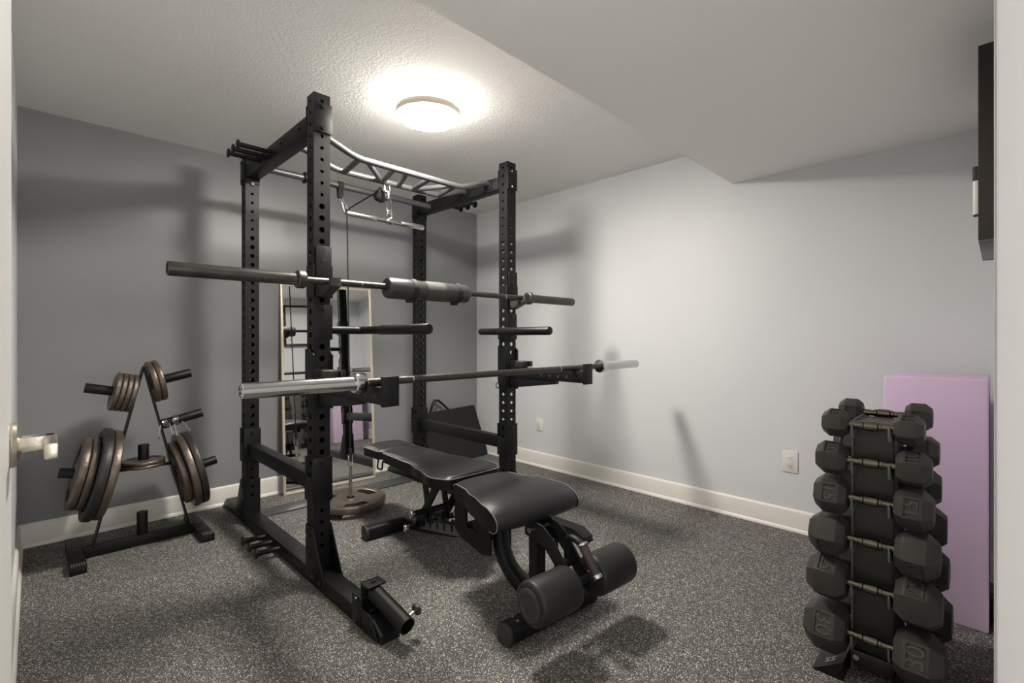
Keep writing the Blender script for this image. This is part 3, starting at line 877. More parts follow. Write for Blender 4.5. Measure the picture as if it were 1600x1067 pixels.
# spring collars on the middle right peg
a, d = pegs['RM']
_, u, w = frame(d)
for k, (h, ang, lab) in enumerate(((0.006, -1.2, 'steel spring collar with hanging handles, nearest the plate tree frame'), (0.052, -0.6, 'steel spring collar further out on the middle peg of the plate tree'))):
    t = thing('spring_collar', lab, 'spring collar', a + d * h, 0, 'spring collars on the plate tree')
    bm = B()
    pts = []
    for q in range(5 * 16 + 1):
        an = 2 * PI * q / 16 + ang
        pts.append(a + d * (h + 0.005 * q / 16) + (u * math.cos(an) + w * math.sin(an)) * 0.0262)
    tube(bm, pts, 0.0030, 6)
    obj('coil', bm, 'chrome', t)
    for j, s in enumerate((-1, 1)):
        st = pts[0] if s < 0 else pts[-1]
        dr = (V(0, -0.25, -1) + d * (0.05 + 0.35 * k + s * 0.22)).normalized()
        sd = d.cross(dr).normalized()
        hb = B()
        L = 0.095
        hp = fillet([st, st + dr * 0.03 + sd * 0.012, st + dr * L + sd * 0.012, st + dr * (L + 0.006), st + dr * L - sd * 0.012, st + dr * 0.03 - sd * 0.010], 0.012, 4)
        tube(hb, hp, 0.0026, 6)
        obj('handle', hb, 'chrome', t)

# ------------------------------------------------------------------ mirror leaning on the dark wall
mw, mh, md = 0.655, 1.440, 0.022
mir = thing('floor_mirror', 'tall mirror with thin pale gold frame leaning on the dark wall', 'mirror', (1.515, 3.345, 0))
yaw, lean = -0.068, 0.058
mir.matrix_local = Matrix.Translation((1.515, 3.352, 0.002)) @ Matrix.Rotation(yaw, 4, 'Z') @ Matrix.Rotation(-lean, 4, 'X')
fw = 0.016
for nm, lo, hi in (('frame_side', (-mw / 2, 0, 0), (-mw / 2 + fw, md, mh)), ('frame_side', (mw / 2 - fw, 0, 0), (mw / 2, md, mh)),
                   ('frame_rail', (-mw / 2 + fw, 0, 0), (mw / 2 - fw, md, fw)), ('frame_rail', (-mw / 2 + fw, 0, mh - fw), (mw / 2 - fw, md, mh))):
    boxpart(nm, lo, hi, 'gold', mir, 0.002, world=False)
boxpart('glass', (-mw / 2 + fw, 0.006, fw), (mw / 2 - fw, 0.012, mh - fw), 'mirror', mir, 0, world=False)
boxpart('backing', (-mw / 2 + 0.01, 0.0125, 0.01), (mw / 2 - 0.01, 0.020, mh - 0.01), 'steel_in', mir, 0, world=False)

# ------------------------------------------------------------------ black carry bag leaning in the corner
bag = thing('folded_mat', 'black folded mat with carry handles leaning in the far corner', 'mat', (2.65, 3.3, 0))
bm = B()
tl, tr, br_, bl = Vector((2.27, 3.415, 0.424)), Vector((2.885, 3.405, 0.447)), Vector((2.945, 3.275, 0.006)), Vector((2.33, 3.265, 0.006))
nrm = (tr - tl).cross(bl - tl).normalized()
if nrm.y < 0: nrm = -nrm
br1 = br_ + (tr - br_).normalized() * 0.05; br2 = br_ + (bl - br_).normalized() * 0.05
outl = [tl, tr, br1, br_ + (V(-0.008, 0, 0.008)), br2, bl]
A_ = [bm.verts.new(p) for p in outl]; C_ = [bm.verts.new(p + nrm * 0.035) for p in outl]
bm.faces.new(A_); bm.faces.new(C_[::-1])
for i in range(len(outl)):
    j = (i + 1) % len(outl)
    bm.faces.new((A_[i], C_[i], C_[j], A_[j]))
bmesh.ops.bevel(bm, geom=bm.edges[:], offset=0.005, segments=2, affect='EDGES')
obj('panel', bm, 'cushion_bag', bag)
for off in (0.006, 0.026):
    bm = B()
    bx = 2.47
    pts = fillet([(bx - 0.06, 3.412 + off, 0.425), (bx - 0.045, 3.412 + off, 0.47), (bx + 0.01 - off, 3.41 + off, 0.535), (bx + 0.05, 3.41 + off, 0.50), (bx + 0.13, 3.41 + off, 0.432)], 0.05, 6)
    tube(bm, pts, 0.0065, 8)
    obj('handle', bm, 'webbing', bag)

# ------------------------------------------------------------------ adjustable bench with leg rollers
bench = thing('adjustable_bench', 'black padded adjustable bench with leg rollers in front of the rack', 'bench', (1.378, 1.185, 0), -math.radians(5.0))
def bobj(name, bm, material, parent=bench, smooth=35): return obj(name, bm, material, parent, world=False, smooth=smooth)
# feet (rounded oval tubes)
def oval_foot(y, hw, name):
    bm = B()
    prof = []
    for k in range(16):
        an = 2 * PI * k / 16
        prof.append((y + 0.036 * (abs(math.cos(an)) ** 0.6) * (1 if math.cos(an) >= 0 else -1), 0.036 + 0.036 * (abs(math.sin(an)) ** 0.7) * (1 if math.sin(an) >= 0 else -1)))
    prism(bm, prof, 'x', -hw, hw, 0.0)
    f = bobj(name, bm, 'steel')
    for s in (-1, 1):
        bm = B(); prism(bm, [(y + (p[0] - y) * 1.06, p[1] * 1.0 + 0.0) for p in prof], 'x', min(s * hw, s * (hw + 0.014)), max(s * hw, s * (hw + 0.014)), 0.003)
        bobj('end_cap', bm, 'rubber', f)
    return f
ff = oval_foot(0.0, 0.215, 'front_foot')
for sx in (-1, 1):
    for q in (0.10, 0.175):
        for dy in (-0.014, 0.014):
            bm = B(); cyl(bm, (sx * q, dy, 0.070), (sx * q, dy, 0.0735), 0.0055, 10); bobj('screw', bm, 'zinc', ff)
rf = oval_foot(1.145, 0.235, 'rear_foot')
for sx in (-1, 1):
    bm = B(); cyl(bm, (sx * 0.21 - 0.012, 1.19, 0.026), (sx * 0.21 + 0.012, 1.19, 0.026), 0.026, 20, 0.004); bobj('wheel', bm, 'rubber', rf)
    bm = B(); cyl(bm, (sx * 0.21 - 0.018, 1.19, 0.026), (sx * 0.21 + 0.018, 1.19, 0.026), 0.007, 10); bobj('wheel_bolt', bm, 'zinc', rf)
# curved front leg and low spine
bm = B(); 
path = fillet([(0, 0.02, 0.055), (0, 0.13, 0.060), (0, 0.285, 0.13), (0, 0.315, 0.30), (0, 0.33, 0.37)], 0.13, 8)
for i in range(len(path) - 1):
    pass
def rect_sweep(bm, pts, w, h):
    pts = [Vector(p) for p in pts]; n = len(pts); rings = []
    for i in range(n):
        t_ = (pts[min(i + 1, n - 1)] - pts[max(i - 1, 0)]).normalized()
        s_ = V(1, 0, 0); u_ = s_.cross(t_).normalized()
        rr = []
        for k in range(16):
            an = 2 * PI * k / 16
            c_, q_ = math.cos(an), math.sin(an)
            c_ = math.copysign(abs(c_) ** 0.55, c_); q_ = math.copysign(abs(q_) ** 0.55, q_)
            rr.append(bm.verts.new(pts[i] + s_ * c_ * w / 2 + u_ * q_ * h / 2))
        rings.append(rr)
    for i in range(n - 1):
        for k in range(16): bm.faces.new((rings[i][k], rings[i][(k + 1) % 16], rings[i + 1][(k + 1) % 16], rings[i + 1][k]))
    bm.faces.new(rings[0]); bm.faces.new(rings[-1][::-1])
rect_sweep(bm, path, 0.062, 0.062)
bobj('front_leg', bm, 'steel')
bm = B()
rect_sweep(bm, fillet([(0, 1.13, 0.050), (0, 1.00, 0.062), (0, 0.60, 0.155), (0, 0.46, 0.22)], 0.08, 5), 0.062, 0.062)
bobj('spine', bm, 'steel')
# toothed ladder plates on the spine
for sx in (-1, 1):
    bm = B()
    x0 = sx * 0.034; x1 = x0 + sx * 0.006
    poly = [(0.98, 0.065), (1.0, 0.10)]
    y = 0.97
    for k in range(6):
        zt = 0.108 + 0.013 * k
        poly += [(y, zt), (y - 0.008, zt - 0.028), (y - 0.024, zt - 0.026), (y - 0.030, zt + 0.012), (y - 0.062, zt + 0.015)]
        y -= 0.066
    poly += [(0.55, 0.21), (0.55, 0.15)]
    prism(bm, poly, 'x', min(x0, x1), max(x0, x1), 0.0)
    bobj('ladder_plate', bm, 'grey_panel')
# main side plates
for sx in (-1, 1):
    bm = B()
    x0 = sx * 0.050; x1 = x0 + sx * 0.007
    # plate with a window, built from strips
    prism(bm, [(0.30, 0.155), (0.36, 0.14), (0.52, 0.165), (0.565, 0.19), (0.565, 0.22), (0.30, 0.22)], 'x', min(x0, x1), max(x0, x1))
    prism(bm, [(0.30, 0.22), (0.385, 0.22), (0.385, 0.36), (0.30, 0.36)], 'x', min(x0, x1), max(x0, x1))
    prism(bm, [(0.475, 0.22), (0.565, 0.22), (0.575, 0.27), (0.545, 0.36), (0.535, 0.385), (0.505, 0.385), (0.475, 0.34)], 'x', min(x0, x1), max(x0, x1))
    prism(bm, [(0.385, 0.315), (0.475, 0.315), (0.475, 0.345), (0.385, 0.36)], 'x', min(x0, x1), max(x0, x1))
    bobj('side_plate', bm, 'steel')
    bm = B(); cyl(bm, (sx * 0.057, 0.520, 0.350), (sx * 0.066, 0.520, 0.350), 0.024, 28, 0.003); bobj('pivot_disc', bm, 'zinc')
    bm = B(); cyl(bm, (sx * 0.057, 0.315, 0.340), (sx * 0.066, 0.315, 0.340), 0.010, 12, 0.002); bobj('pivot_bolt', bm, 'zinc')
bm = B(); cyl(bm, (-0.05, 0.52, 0.35), (0.05, 0.52, 0.35), 0.014, 16); bobj('pivot_axle', bm, 'steel')
# backrest support arm down to the ladder
for sx in (-1, 1):
    bm = B(); bar(bm, (sx * 0.052, 0.86, 0.362), (sx * 0.052, 0.80, 0.140), 0.010, 0.045, 0.002)
    bobj('support_arm', bm, 'steel')
    bm = B(); bar(bm, (sx * 0.075, 0.70, 0.352), (sx * 0.075, 0.885, 0.115), 0.010, 0.045, 0.002)
    bobj('support_arm', bm, 'steel')
for (y, z, hw) in ((0.815, 0.205, 0.135), (0.885, 0.115, 0.130)):
    bm = B(); cyl(bm, (-hw, y, z), (hw, y, z), 0.014, 16); r_ = bobj('cross_rod', bm, 'steel')
    for sx in (-1, 1):
        bm = B(); cyl(bm, (sx * hw, y, z), (sx * (hw + 0.02), y, z), 0.017, 16, 0.003); bobj('rod_cap', bm, 'zinc', r_)
bm = B(); bar(bm, (0.015, 0.50, 0.358), (-0.015, 1.34, 0.368), 0.060, 0.030, 0.003); bobj('back_rail', bm, 'steel')
bm = B(); tube(bm, fillet([(-0.128, 1.235, 0.388), (-0.134, 1.235, 0.340), (-0.130, 1.185, 0.340), (-0.124, 1.185, 0.388)], 0.012, 4), 0.005, 8); bobj('pull_ring', bm, 'steel')

def cushion(name, outline, z_bot, z_top, crown, tilt=0.0, y_piv=0.0, edge=0.010, drop=None):
    """outline: list of (y, half width) from front to rear; soft pad with crowned top"""
    bm = B()
    NX = 14
    rows = []
    for (y, hwid) in outline:
        row = []
        for k in range(NX + 1):
            tt = -1 + 2 * k / NX
            xx = hwid * tt
            zz = z_top + crown * (1 - tt * tt) - (edge * 0.9) * (max(0, abs(tt) - 0.86) / 0.14) ** 2
            if drop: zz -= drop(y)
            q_ = min(y - outline[0][0], outline[-1][0] - y)
            zz -= 0.009 * max(0.0, 1 - q_ / 0.02) ** 2
            row.append(bm.verts.new((xx, y, zz + (y - y_piv) * tilt)))
        rows.append(row)
    for i in range(len(rows) - 1):
        for k in range(NX): bm.faces.new((rows[i][k], rows[i][k + 1], rows[i + 1][k + 1], rows[i + 1][k]))
    top = bobj(name, bm, 'vinyl', smooth=60)
    # side wall and base
    bm = B()
    edge_pts = []
    n = len(outline)
    for i in range(n): edge_pts.append((outline[i][1], outline[i][0]))
    for i in reversed(range(n)): edge_pts.append((-outline[i][1], outline[i][0]))
    up, lo = [], []
    for (xx, y) in edge_pts:
        dz = drop(y) if drop else 0
        up.append(bm.verts.new((xx * 1.0, y, z_top - edge * 0.9 - dz + (y - y_piv) * tilt)))
        lo.append(bm.verts.new((xx * 0.985, y, min(z_bot + (y - y_piv) * tilt, z_top - edge - dz + (y - y_piv) * tilt - 0.006) if not drop else z_bot - dz * 0.95)))
    m_ = len(up)
    for i in range(m_):
        j = (i + 1) % m_
        bm.faces.new((up[i], up[j], lo[j], lo[i]))
    # base as strips
    for i in range(n - 1):
        bm.faces.new((lo[i], lo[i + 1], lo[m_ - 2 - i], lo[m_ - 1 - i]))
    # close the front and rear top gaps
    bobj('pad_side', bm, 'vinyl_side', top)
    # piping along the edge
    bm = B()
    tube(bm, [v for v in [(xx * 1.002, y, z_top - edge * 0.8 - (drop(y) if drop else 0) + (y - y_piv) * tilt) for (xx, y) in edge_pts]], 0.0026, 6, closed=True)
    bobj('piping', bm, 'piping', top)
    return top

def interp(ctrl, n):
    out = []
    ys = [c[0] for c in ctrl]
    for i in range(n + 1):
        y = ys[0] + (ys[-1] - ys[0]) * i / n
        for a_, b_ in zip(ctrl[:-1], ctrl[1:]):
            if a_[0] <= y <= b_[0] + 1e-9:
                tt = (y - a_[0]) / (b_[0] - a_[0]); tt = tt * tt * (3 - 2 * tt)
                out.append((y, a_[1] + (b_[1] - a_[1]) * tt)); break
    return out
# rounded ends
def roundends(ctrl, n, r):
    pts = interp(ctrl, n)
    y0, y1 = pts[0][0], pts[-1][0]
    w0, w1 = pts[0][1], pts[-1][1]
    a = [(y0 - 0.0 + r * (1 - math.cos(q)), None, q) for q in (0, 0.35, 0.7, 1.05, 1.4)]
    res = []
    for yy, _, q in a: res.append((yy, w0 - r + r * math.sin(max(q, 0.0)) if q > 0 else w0 - r))
    body = [p for p in pts if y0 + r < p[0] < y1 - r]
    res += body
    for yy, _, q in reversed(a): res.append((y1 - (yy - y0), w1 - r + r * math.sin(q) if q > 0 else w1 - r))
    return res
BACKZ = 0.434
def waterfall_seat():
    """pad with a rounded front roll: the top skin wraps down over the front edge"""
    prof = [(0.100, 0.360), (0.078, 0.360), (0.060, 0.368), (0.052, 0.382), (0.052, 0.397), (0.060, 0.413), (0.078, 0.428), (0.11, 0.441), (0.15, 0.448), (0.21, 0.450), (0.27, 0.450), (0.33, 0.448), (0.38, 0.446), (0.425, 0.444), (0.440, 0.439), (0.447, 0.430)]
    def hw_(y):
        for (ya, wa), (yb, wb) in (((0.0, 0.214), (0.14, 0.212)), ((0.14, 0.212), (0.26, 0.182)), ((0.26, 0.185), (0.36, 0.152)), ((0.36, 0.152), (0.46, 0.142))):
            if y <= yb:
                u_ = (y - ya) / (yb - ya); u_ = u_ * u_ * (3 - 2 * u_)
                return wa + (wb - wa) * u_
        return 0.142
    NX = 16
    bm = B(); rows = []
    n = len(prof)
    for i, (y, z) in enumerate(prof):
        a_, b_ = prof[max(0, i - 1)], prof[min(n - 1, i + 1)]
        ty, tz = b_[0] - a_[0], b_[1] - a_[1]
        L_ = math.hypot(ty, tz) or 1
        ny, nz = -tz / L_, ty / L_
        row = []
        for k in range(NX + 1):
            tt = -1 + 2 * k / NX
            puff = 0.010 * (1 - abs(tt) ** 3) - 0.004 * max(0, abs(tt) - 0.9) / 0.1
            row.append(bm.verts.new((hw_(y) * tt, y + ny * puff, z + nz * puff)))
        rows.append(row)
    for i in range(n - 1):
        for k in range(NX): bm.faces.new((rows[i][k], rows[i][k + 1], rows[i + 1][k + 1], rows[i + 1][k]))
    top = bobj('seat_pad', bm, 'vinyl', smooth=70)
    # side panels follow the same outline
    edge = [rows_ for rows_ in prof]
    for sx in (-1, 1):
        bm = B()
        up = [bm.verts.new((sx * hw_(y) * 0.998, y + 0.001, z - 0.004 if i > 3 else z)) for i, (y, z) in enumerate(prof)]
        lo = [bm.verts.new((sx * hw_(y) * 0.985, max(y, 0.07), 0.360 + 0.04 * max(0, y - 0.10))) for (y, z) in prof]
        for i in range(n - 1):
            f_ = [up[i], up[i + 1], lo[i + 1], lo[i]]
            bm.faces.new(f_)
        bmesh.ops.remove_doubles(bm, verts=bm.verts, dist=0.0003)
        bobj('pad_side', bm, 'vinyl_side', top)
        bm = B(); tube(bm, [(sx * hw_(y) * 1.002, y, z - 0.002) for y, z in prof], 0.0024, 6); bobj('piping', bm, 'piping', top)
    bm = B()
    A_ = [bm.verts.new(v) for v in ((-0.142, 0.447, 0.432), (0.142, 0.447, 0.432), (0.140, 0.447, 0.372), (-0.140, 0.447, 0.372))]
    bm.faces.new(A_)
    prev = None
    for (y, z) in prof:
        yy = max(y, 0.07)
        cur = [bm.verts.new((-hw_(y) * 0.985, yy, 0.360 + 0.04 * max(0, y - 0.10))), bm.verts.new((hw_(y) * 0.985, yy, 0.360 + 0.04 * max(0, y - 0.10)))]
        if prev: bm.faces.new((prev[0], prev[1], cur[1], cur[0]))
        prev = cur
    bobj('pad_base', bm, 'vinyl_side', top)
waterfall_seat()
pad_turn = Matrix.Translation((0.036, 0.70, 0)) @ Matrix.Rotation(math.radians(4.6), 4, 'Z') @ Matrix.Translation((0, -0.70, 0))
bp_ = cushion('back_pad', roundends([(0.548, 0.172), (0.65, 0.192), (0.79, 0.160), (0.92, 0.130), (1.235, 0.119)], 34, 0.045), 0.376, BACKZ, 0.009, tilt=0.004, y_piv=0.548)
hp_ = cushion('head_pad', roundends([(1.241, 0.121), (1.425, 0.125)], 8, 0.020), 0.384, BACKZ + 0.003, 0.009, tilt=0.004, y_piv=1.241)
bp_.matrix_local = pad_turn; hp_.matrix_local = pad_turn
bm = B(); box(bm, (-0.09, 0.12, 0.338), (0.09, 0.42, 0.361), 0.003); bobj('seat_bracket', bm, 'steel')
# leg roller unit
bm = B(); box(bm, (-0.024, 0.050, 0.070), (0.024, 0.098, 0.350), 0.004); bobj('upright_post', bm, 'steel')
for sx in (-1, 1):
    bm = B(); cyl(bm, (sx * 0.024, 0.075, 0.125), (sx * 0.036, 0.075, 0.125), 0.015, 18, 0.003); bobj('post_bolt', bm, 'zinc')
bm = B(); cyl(bm, (0.060, 0.03, 0.12), (0.060, 0.03, 0.34), 0.008, 12); gs = bobj('thin_rod', bm, 'steel')
bm = B(); cyl(bm, (0.060, 0.03, 0.105), (0.060, 0.03, 0.14), 0.011, 12); bobj('rod_end', bm, 'zinc', gs)
for sx in (-1, 1):
    bm = B()
    x0 = sx * 0.034; x1 = x0 + sx * 0.007
    poly = [(0.10, 0.350), (0.06, 0.372), (0.00, 0.365), (-0.05, 0.335), (-0.10, 0.280), (-0.175, 0.200), (-0.160, 0.165), (-0.115, 0.180), (-0.06, 0.245), (-0.01, 0.290), (0.045, 0.300), (0.10, 0.305)]
    prism(bm, poly, 'x', min(x0, x1), max(x0, x1), 0.0015)
    bobj('roller_arm', bm, 'steel')
bm = B(); cyl(bm, (-0.055, 0.06, 0.335), (0.055, 0.06, 0.335), 0.011, 14); bobj('arm_axle', bm, 'zinc')
RLY, RLZ = -0.150, 0.207
bm = B(); cyl(bm, (-0.235, RLY, RLZ), (0.235, RLY, RLZ), 0.014, 16); bobj('roller_axle', bm, 'steel')
for sx in (-1, 1):
    a_, b_ = sx * 0.052, sx * 0.235
    bm = B()
    lathe(bm, [(0.014, 0), (0.058, 0), (0.069, 0.006), (0.073, 0.018), (0.073, 0.173), (0.070, 0.183), (0.060, 0.188), (0.014, 0.188)], (a_, RLY, RLZ), (sx, 0, 0), 36)
    rl = bobj('foam_roller', bm, 'foam', smooth=50)
    bm = B(); lathe(bm, [(0.0005, 0), (0.052, 0), (0.052, 0.004), (0.047, 0.007), (0.036, 0.007), (0.034, 0.004), (0.0005, 0.004)], (b_ + sx * 0.005, RLY, RLZ), (sx, 0, 0), 32, closed=False); bobj('roller_cap', bm, 'rubber', rl)
    bm = B(); cyl(bm, (sx * 0.041, RLY, RLZ), (sx * 0.053, RLY, RLZ), 0.024, 20, 0.003); bobj('roller_spacer', bm, 'rubber')
# arched adjusting handle
bm = B()
hp = fillet([(0.012, -0.075, 0.245), (0.012, -0.075, 0.345), (0.012, -0.150, 0.335), (0.012, -0.190, 0.278)], 0.045, 8)
tube(bm, hp, 0.0125, 14); hd = bobj('arched_handle', bm, 'steel')
bm = B()
e0, e1 = Vector((0.012, -0.150, 0.332)), Vector((0.012, -0.214, 0.246))
cyl(bm, e0, e1, 0.0165, 16, 0.002); bobj('grip', bm, 'brown_grip', hd)
for q0, q1 in ((-0.06, 0.04), (0.96, 1.10)):
    bm = B(); cyl(bm, e0 + (e1 - e0) * q0, e0 + (e1 - e0) * q1, 0.0185, 16, 0.003); bobj('grip_ring', bm, 'zinc', hd)
bm = B(); cyl(bm, (-0.034, -0.075, 0.245), (0.034, -0.075, 0.245), 0.018, 16, 0.003); bobj('handle_hub', bm, 'steel')

# ------------------------------------------------------------------ dumbbell stand
SYC = 0.277
stand = thing('dumbbell_stand', 'narrow black two-sided dumbbell stand by the purple block', 'dumbbell stand', (1.97, SYC, 0))
def xf(z): return 1.862 - 0.008 * (0.84 - z) / 0.84      # front face of the tower
def xb(z): return 2.050 + 0.045 * (0.84 - z) / 0.84
ST = 0.800
for sy in (-1, 1):
    y0 = SYC + sy * 0.050; y1 = y0 + sy * 0.005
    bm = B()
    prism(bm, [(xf(0.0), 0.0), (xf(ST), ST), (xb(ST), ST), (xb(0.0), 0.0)], 'y', min(y0, y1), max(y0, y1), 0.001)
    obj('side_panel', bm, 'grey_panel' if sy > 0 else 'steel', stand)
def panel(name, fx, sgn, off, material):
    bm = B()
    a0, a1 = fx(0.01) + sgn * off, fx(ST - 0.005) + sgn * off
    vs = [(a0, SYC - 0.050, 0.01), (a0, SYC + 0.050, 0.01), (a1, SYC + 0.050, ST - 0.005), (a1, SYC - 0.050, ST - 0.005)]
    A_ = [bm.verts.new(v) for v in vs]; C_ = [bm.verts.new((v[0] + sgn * 0.004, v[1], v[2])) for v in vs]
    bm.faces.new(A_); bm.faces.new(C_[::-1])
    for i in range(4): bm.faces.new((A_[i], C_[i], C_[(i + 1) % 4], A_[(i + 1) % 4]))
    return obj(name, bm, material, stand)
panel('front_panel', xf, 1, 0.020, 'brown_panel')
panel('rear_panel', xb, -1, 0.020, 'brown_panel')
boxpart('top_plate', (xf(ST) + 0.01, SYC - 0.050, ST - 0.012), (xb(ST) - 0.01, SYC + 0.050, ST - 0.006), 'brown_panel', stand, 0.001)
for fx, s, q in ((xf, -1, 0), (xb, 1, 1)):
    for sy in (-1, 1):
        bm = B()
        y0 = SYC + sy * 0.062
        x0 = fx(0.0)
        prism(bm, [(y0, 0.0), (y0, 0.058), (y0 + sy * 0.072, 0.010), (y0 + sy * 0.085, 0.0)], 'x', min(x0 - s * 0.085, x0 + s * 0.077), max(x0 - s * 0.085, x0 + s * 0.077), 0.002)
        foot = obj('foot_wing', bm, 'steel', stand)
        if s < 0 and sy > 0:
            tb = text_bm('SS', 0.040, 0.0004)
            nx_ = Vector((0, -0.048, 0.10)).normalized()
            n_ = Vector((0, 0.048, 0.10)).normalized()
            # letters read along x on the sloping wing
            m3 = Matrix((Vector((0, 0.832, -0.555)), Vector((1, 0, 0)), Vector((0, 0.555, 0.832)))).transposed()
            if m3.determinant() < 0: m3 = m3 @ Matrix.Diagonal((1, -1, 1))
            bmesh.ops.transform(tb, matrix=Matrix.Translation((x0 - 0.035, y0 + sy * 0.040, 0.0325)) @ m3.to_4x4(), verts=tb.verts)
            obj('lettering', tb, 'white_print', foot)
bm = B(); bar(bm, (xf(0.05) - 0.002, SYC - 0.055, 0.055), (xf(0.05) - 0.002, SYC + 0.055, 0.055), 0.004, 0.035, 0.001); obj('toe_plate', bm, 'brown_panel', stand)
bm = B(); cyl(bm, (xf(0.05) - 0.006, SYC + 0.040, 0.055), (xf(0.05) - 0.013, SYC + 0.040, 0.055), 0.009, 6); obj('toe_bolt', bm, 'zinc', stand)

rows_z = [0.790, 0.676, 0.559, 0.429, 0.289, 0.130]
cc = [0.185, 0.205, 0.206, 0.222, 0.226, 0.232]
af = [0.078, 0.094, 0.107, 0.117, 0.124, 0.137]      # across flats
hl = [0.070, 0.082, 0.090, 0.100, 0.106, 0.114]      # head length
numbers = ['5', '10', '15', '20', '25', '30']
num_ang = [70, 58, 17, -33, 60, 24]                   # elevation of the numbered face

def head_bm(A, L, s):
    """hex head along +y*s from y=0 to L; numbered face at angle 0 (pointing -x)"""
    bm = B()
    R = A / math.sqrt(3)
    st = [(0.0, 0.70), (0.22, 1.0), (0.74, 1.0), (1.0, 0.66)]
    rings = []
    for tt, k in st:
        rings.append([bm.verts.new((-R * k * math.cos(math.radians(30 + 60 * q)), s * L * tt, R * k * math.sin(math.radians(30 + 60 * q)))) for q in range(6)])
    mains = []
    for i in range(3):
        for q in range(6):
            f = bm.faces.new((rings[i][q], rings[i][(q + 1) % 6], rings[i + 1][(q + 1) % 6], rings[i + 1][q]))
            if i == 1: mains.append(f)
    bm.faces.new(rings[0]); bm.faces.new(rings[-1][::-1])
    bm.normal_update()
    bmesh.ops.recalc_face_normals(bm, faces=bm.faces)
    # faces at angle 0 and 180 get a recessed panel
    sel = [f for f in mains if abs(f.calc_center_median().z) < 1e-4]
    edges = [e for e in bm.edges]
    for f in sel:
        r = bmesh.ops.inset_region(bm, faces=[f], thickness=A * 0.085, depth=0.0)
        r2 = bmesh.ops.inset_region(bm, faces=[f], thickness=0.0010, depth=-0.0036)
    sharp = [e for e in edges if e.is_valid and len(e.link_faces) == 2 and e.calc_face_angle(0) > 0.3]
    bmesh.ops.bevel(bm, geom=sharp, offset=A * 0.022, segments=2, affect='EDGES', profile=0.6)
    return bm

def dumbbell(i, x, z, roll, yaw_, label, group):
    t = thing('dumbbell', label, 'dumbbell', (x, SYC, z), 0, group)
    t.matrix_local = Matrix.Translation((x, SYC, z)) @ Matrix.Rotation(yaw_, 4, 'Z') @ Matrix.Rotation(roll, 4, 'Y')
    A, L, half = af[i], hl[i], cc[i] / 2
    for s in (-1, 1):
        hb = head_bm(A, L, s)
        bmesh.ops.translate(hb, verts=hb.verts, vec=(0, s * (half - L / 2), 0))
        h_ = obj('head', hb, 'rubber', t, world=False, smooth=25)
        tb = text_bm(numbers[i], A * 0.46, 0.0014)
        m3 = Matrix((Vector((0, 0, -1)), Vector((0, 1, 0)), Vector((-1, 0, 0)))).transposed()   # text x -> down the face
        if m3.determinant() < 0: m3 = Matrix((Vector((0, 0, -1)), Vector((0, -1, 0)), Vector((-1, 0, 0)))).transposed()
        if s < 0: m3 = m3 @ Matrix.Rotation(PI, 3, 'Z')
        bmesh.ops.transform(tb, matrix=Matrix.Translation((-A / 2 + 0.0030, s * (half - L * 0.02), 0)) @ m3.to_4x4(), verts=tb.verts)
        obj('number', tb, 'number', h_, world=False)
    bm = B()
    hw_ = half - L / 2 + 0.002
    lathe(bm, [(0.0118, -hw_), (0.0118, -hw_ + 0.014), (0.0105, -hw_ * 0.62), (0.0105, -hw_ * 0.46), (0.0132, -hw_ * 0.44), (0.0132, -hw_ * 0.34), (0.0115, -hw_ * 0.32),
               (0.0150, -hw_ * 0.28), (0.0160, 0), (0.0150, hw_ * 0.28), (0.0115, hw_ * 0.32), (0.0132, hw_ * 0.34), (0.0132, hw_ * 0.44), (0.0105, hw_ * 0.46), (0.0105, hw_ * 0.62), (0.0118, hw_ - 0.014), (0.0118, hw_)],
          (0, 0, 0), (0, 1, 0), 20, closed=False)
    obj('handle', bm, 'handle_metal', t, world=False)
    return t
place_f = ['topmost', 'second from the top', 'third from the top', 'fourth from the top', 'second from the floor', 'lowest']
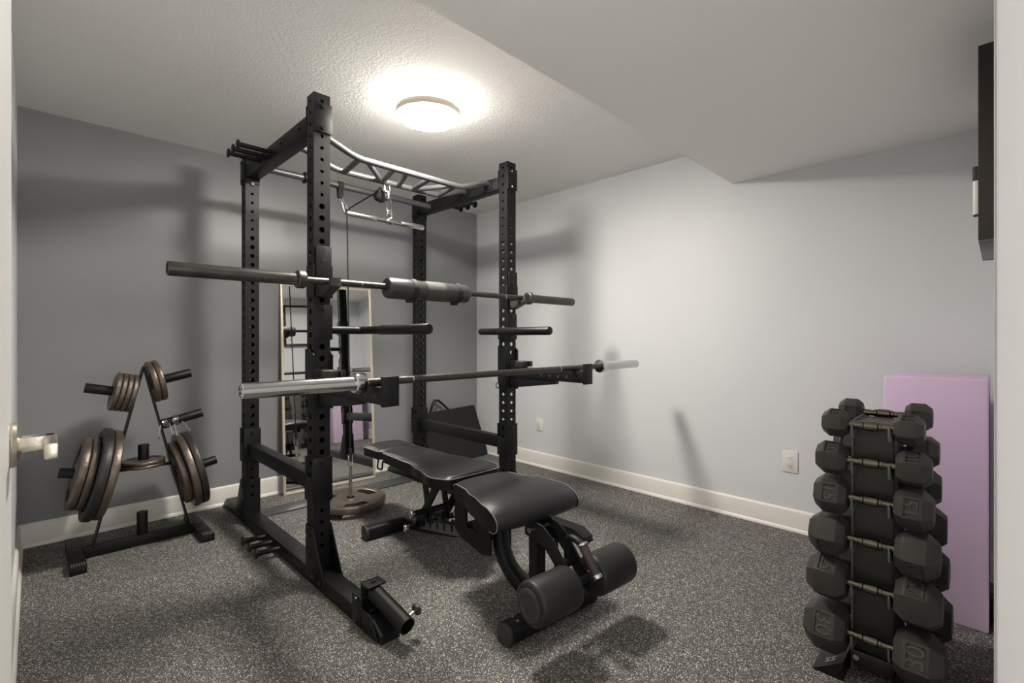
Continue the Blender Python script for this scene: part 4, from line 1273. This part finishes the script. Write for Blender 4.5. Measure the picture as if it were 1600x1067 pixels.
for i, z in enumerate(rows_z):
    na = math.radians(num_ang[i])
    x = xf(z) - 0.022
    dumbbell(i, x, z, na, random.uniform(-0.03, 0.03), 'black hex dumbbell on the near side of the stand, %s' % place_f[i], 'dumbbells on the near side of the stand')
    xbk = xb(z) + 0.022
    dumbbell(i, xbk, z + 0.012, math.radians([5, 25, 0, 28, 10, 20][i]) + PI, random.uniform(-0.03, 0.03), 'black hex dumbbell on the far side of the stand, %s' % place_f[i], 'dumbbells on the far side of the stand')
    # saddle hooks under each handle, at both faces
    for fx, s, zz in ((xf, -1, z), (xb, 1, z + 0.012)):
        for sy in (-1, 1):
            y0 = SYC + sy * 0.0435; y1 = SYC + sy * 0.0495
            bm = B()
            xx = fx(zz)
            X = lambda q: xx + s * q
            prism(bm, [(X(-0.03), zz - 0.050), (X(-0.03), zz - 0.0165), (X(0.032), zz - 0.0165), (X(0.040), zz + 0.004), (X(0.046), zz + 0.004), (X(0.046), zz - 0.022), (X(0.036), zz - 0.040)], 'y', min(y0, y1), max(y0, y1), 0.001)
            hk = obj('saddle_hook', bm, 'saddle', stand)

# ------------------------------------------------------------------ purple block
blk = thing('foam_block', 'tall lavender block standing behind the dumbbell stand', 'block', (2.6, 0.17, 0))
bm = B(); box(bm, (2.428, 0.024, 0.0), (2.83, 0.325, 0.912), 0.006, 3); obj('block', bm, 'purple', blk)

# ------------------------------------------------------------------ framed board and marker on the near wall
bx0, bx1, bz0, bz1 = 1.92, 2.45, 1.343, 1.900
brd = thing('framed_board', 'deep dark framed board high on the wall at the right edge', 'board', (2.18, YN, bz0))
fy = 0.041
for nm, lo, hi in (('frame_side', (bx0, YN, bz0), (bx0 + 0.028, fy, bz1)), ('frame_side', (bx1 - 0.028, YN, bz0), (bx1, fy, bz1)),
                   ('frame_rail', (bx0 + 0.028, YN, bz0), (bx1 - 0.028, fy, bz0 + 0.028)), ('frame_rail', (bx0 + 0.028, YN, bz1 - 0.028), (bx1 - 0.028, fy, bz1))):
    boxpart(nm, lo, hi, 'espresso', brd, 0.002)
boxpart('panel', (bx0 + 0.028, YN, bz0 + 0.028), (bx1 - 0.028, fy - 0.004, bz1 - 0.028), 'board', brd, 0)
mk = thing('marker', 'white marker with black cap held upright on the framed board', 'marker', (2.02, 0.047, 1.42))
mx, my = 1.99, 0.0465
bm = B(); cyl(bm, (mx, my, 1.430), (mx, my, 1.530), 0.0075, 16, 0.001); obj('barrel', bm, 'plastic', mk)
bm = B(); cyl(bm, (mx, my, 1.530), (mx, my, 1.572), 0.0080, 16, 0.002); obj('cap', bm, 'slot', mk)
bm = B(); cyl(bm, (mx, my, 1.424), (mx, my, 1.430), 0.0070, 16, 0.001); obj('end_plug', bm, 'slot', mk)
bm = B(); box(bm, (mx - 0.006, fy - 0.0045, 1.50), (mx + 0.006, my - 0.006, 1.52), 0.0005); obj('clip', bm, 'slot', mk)
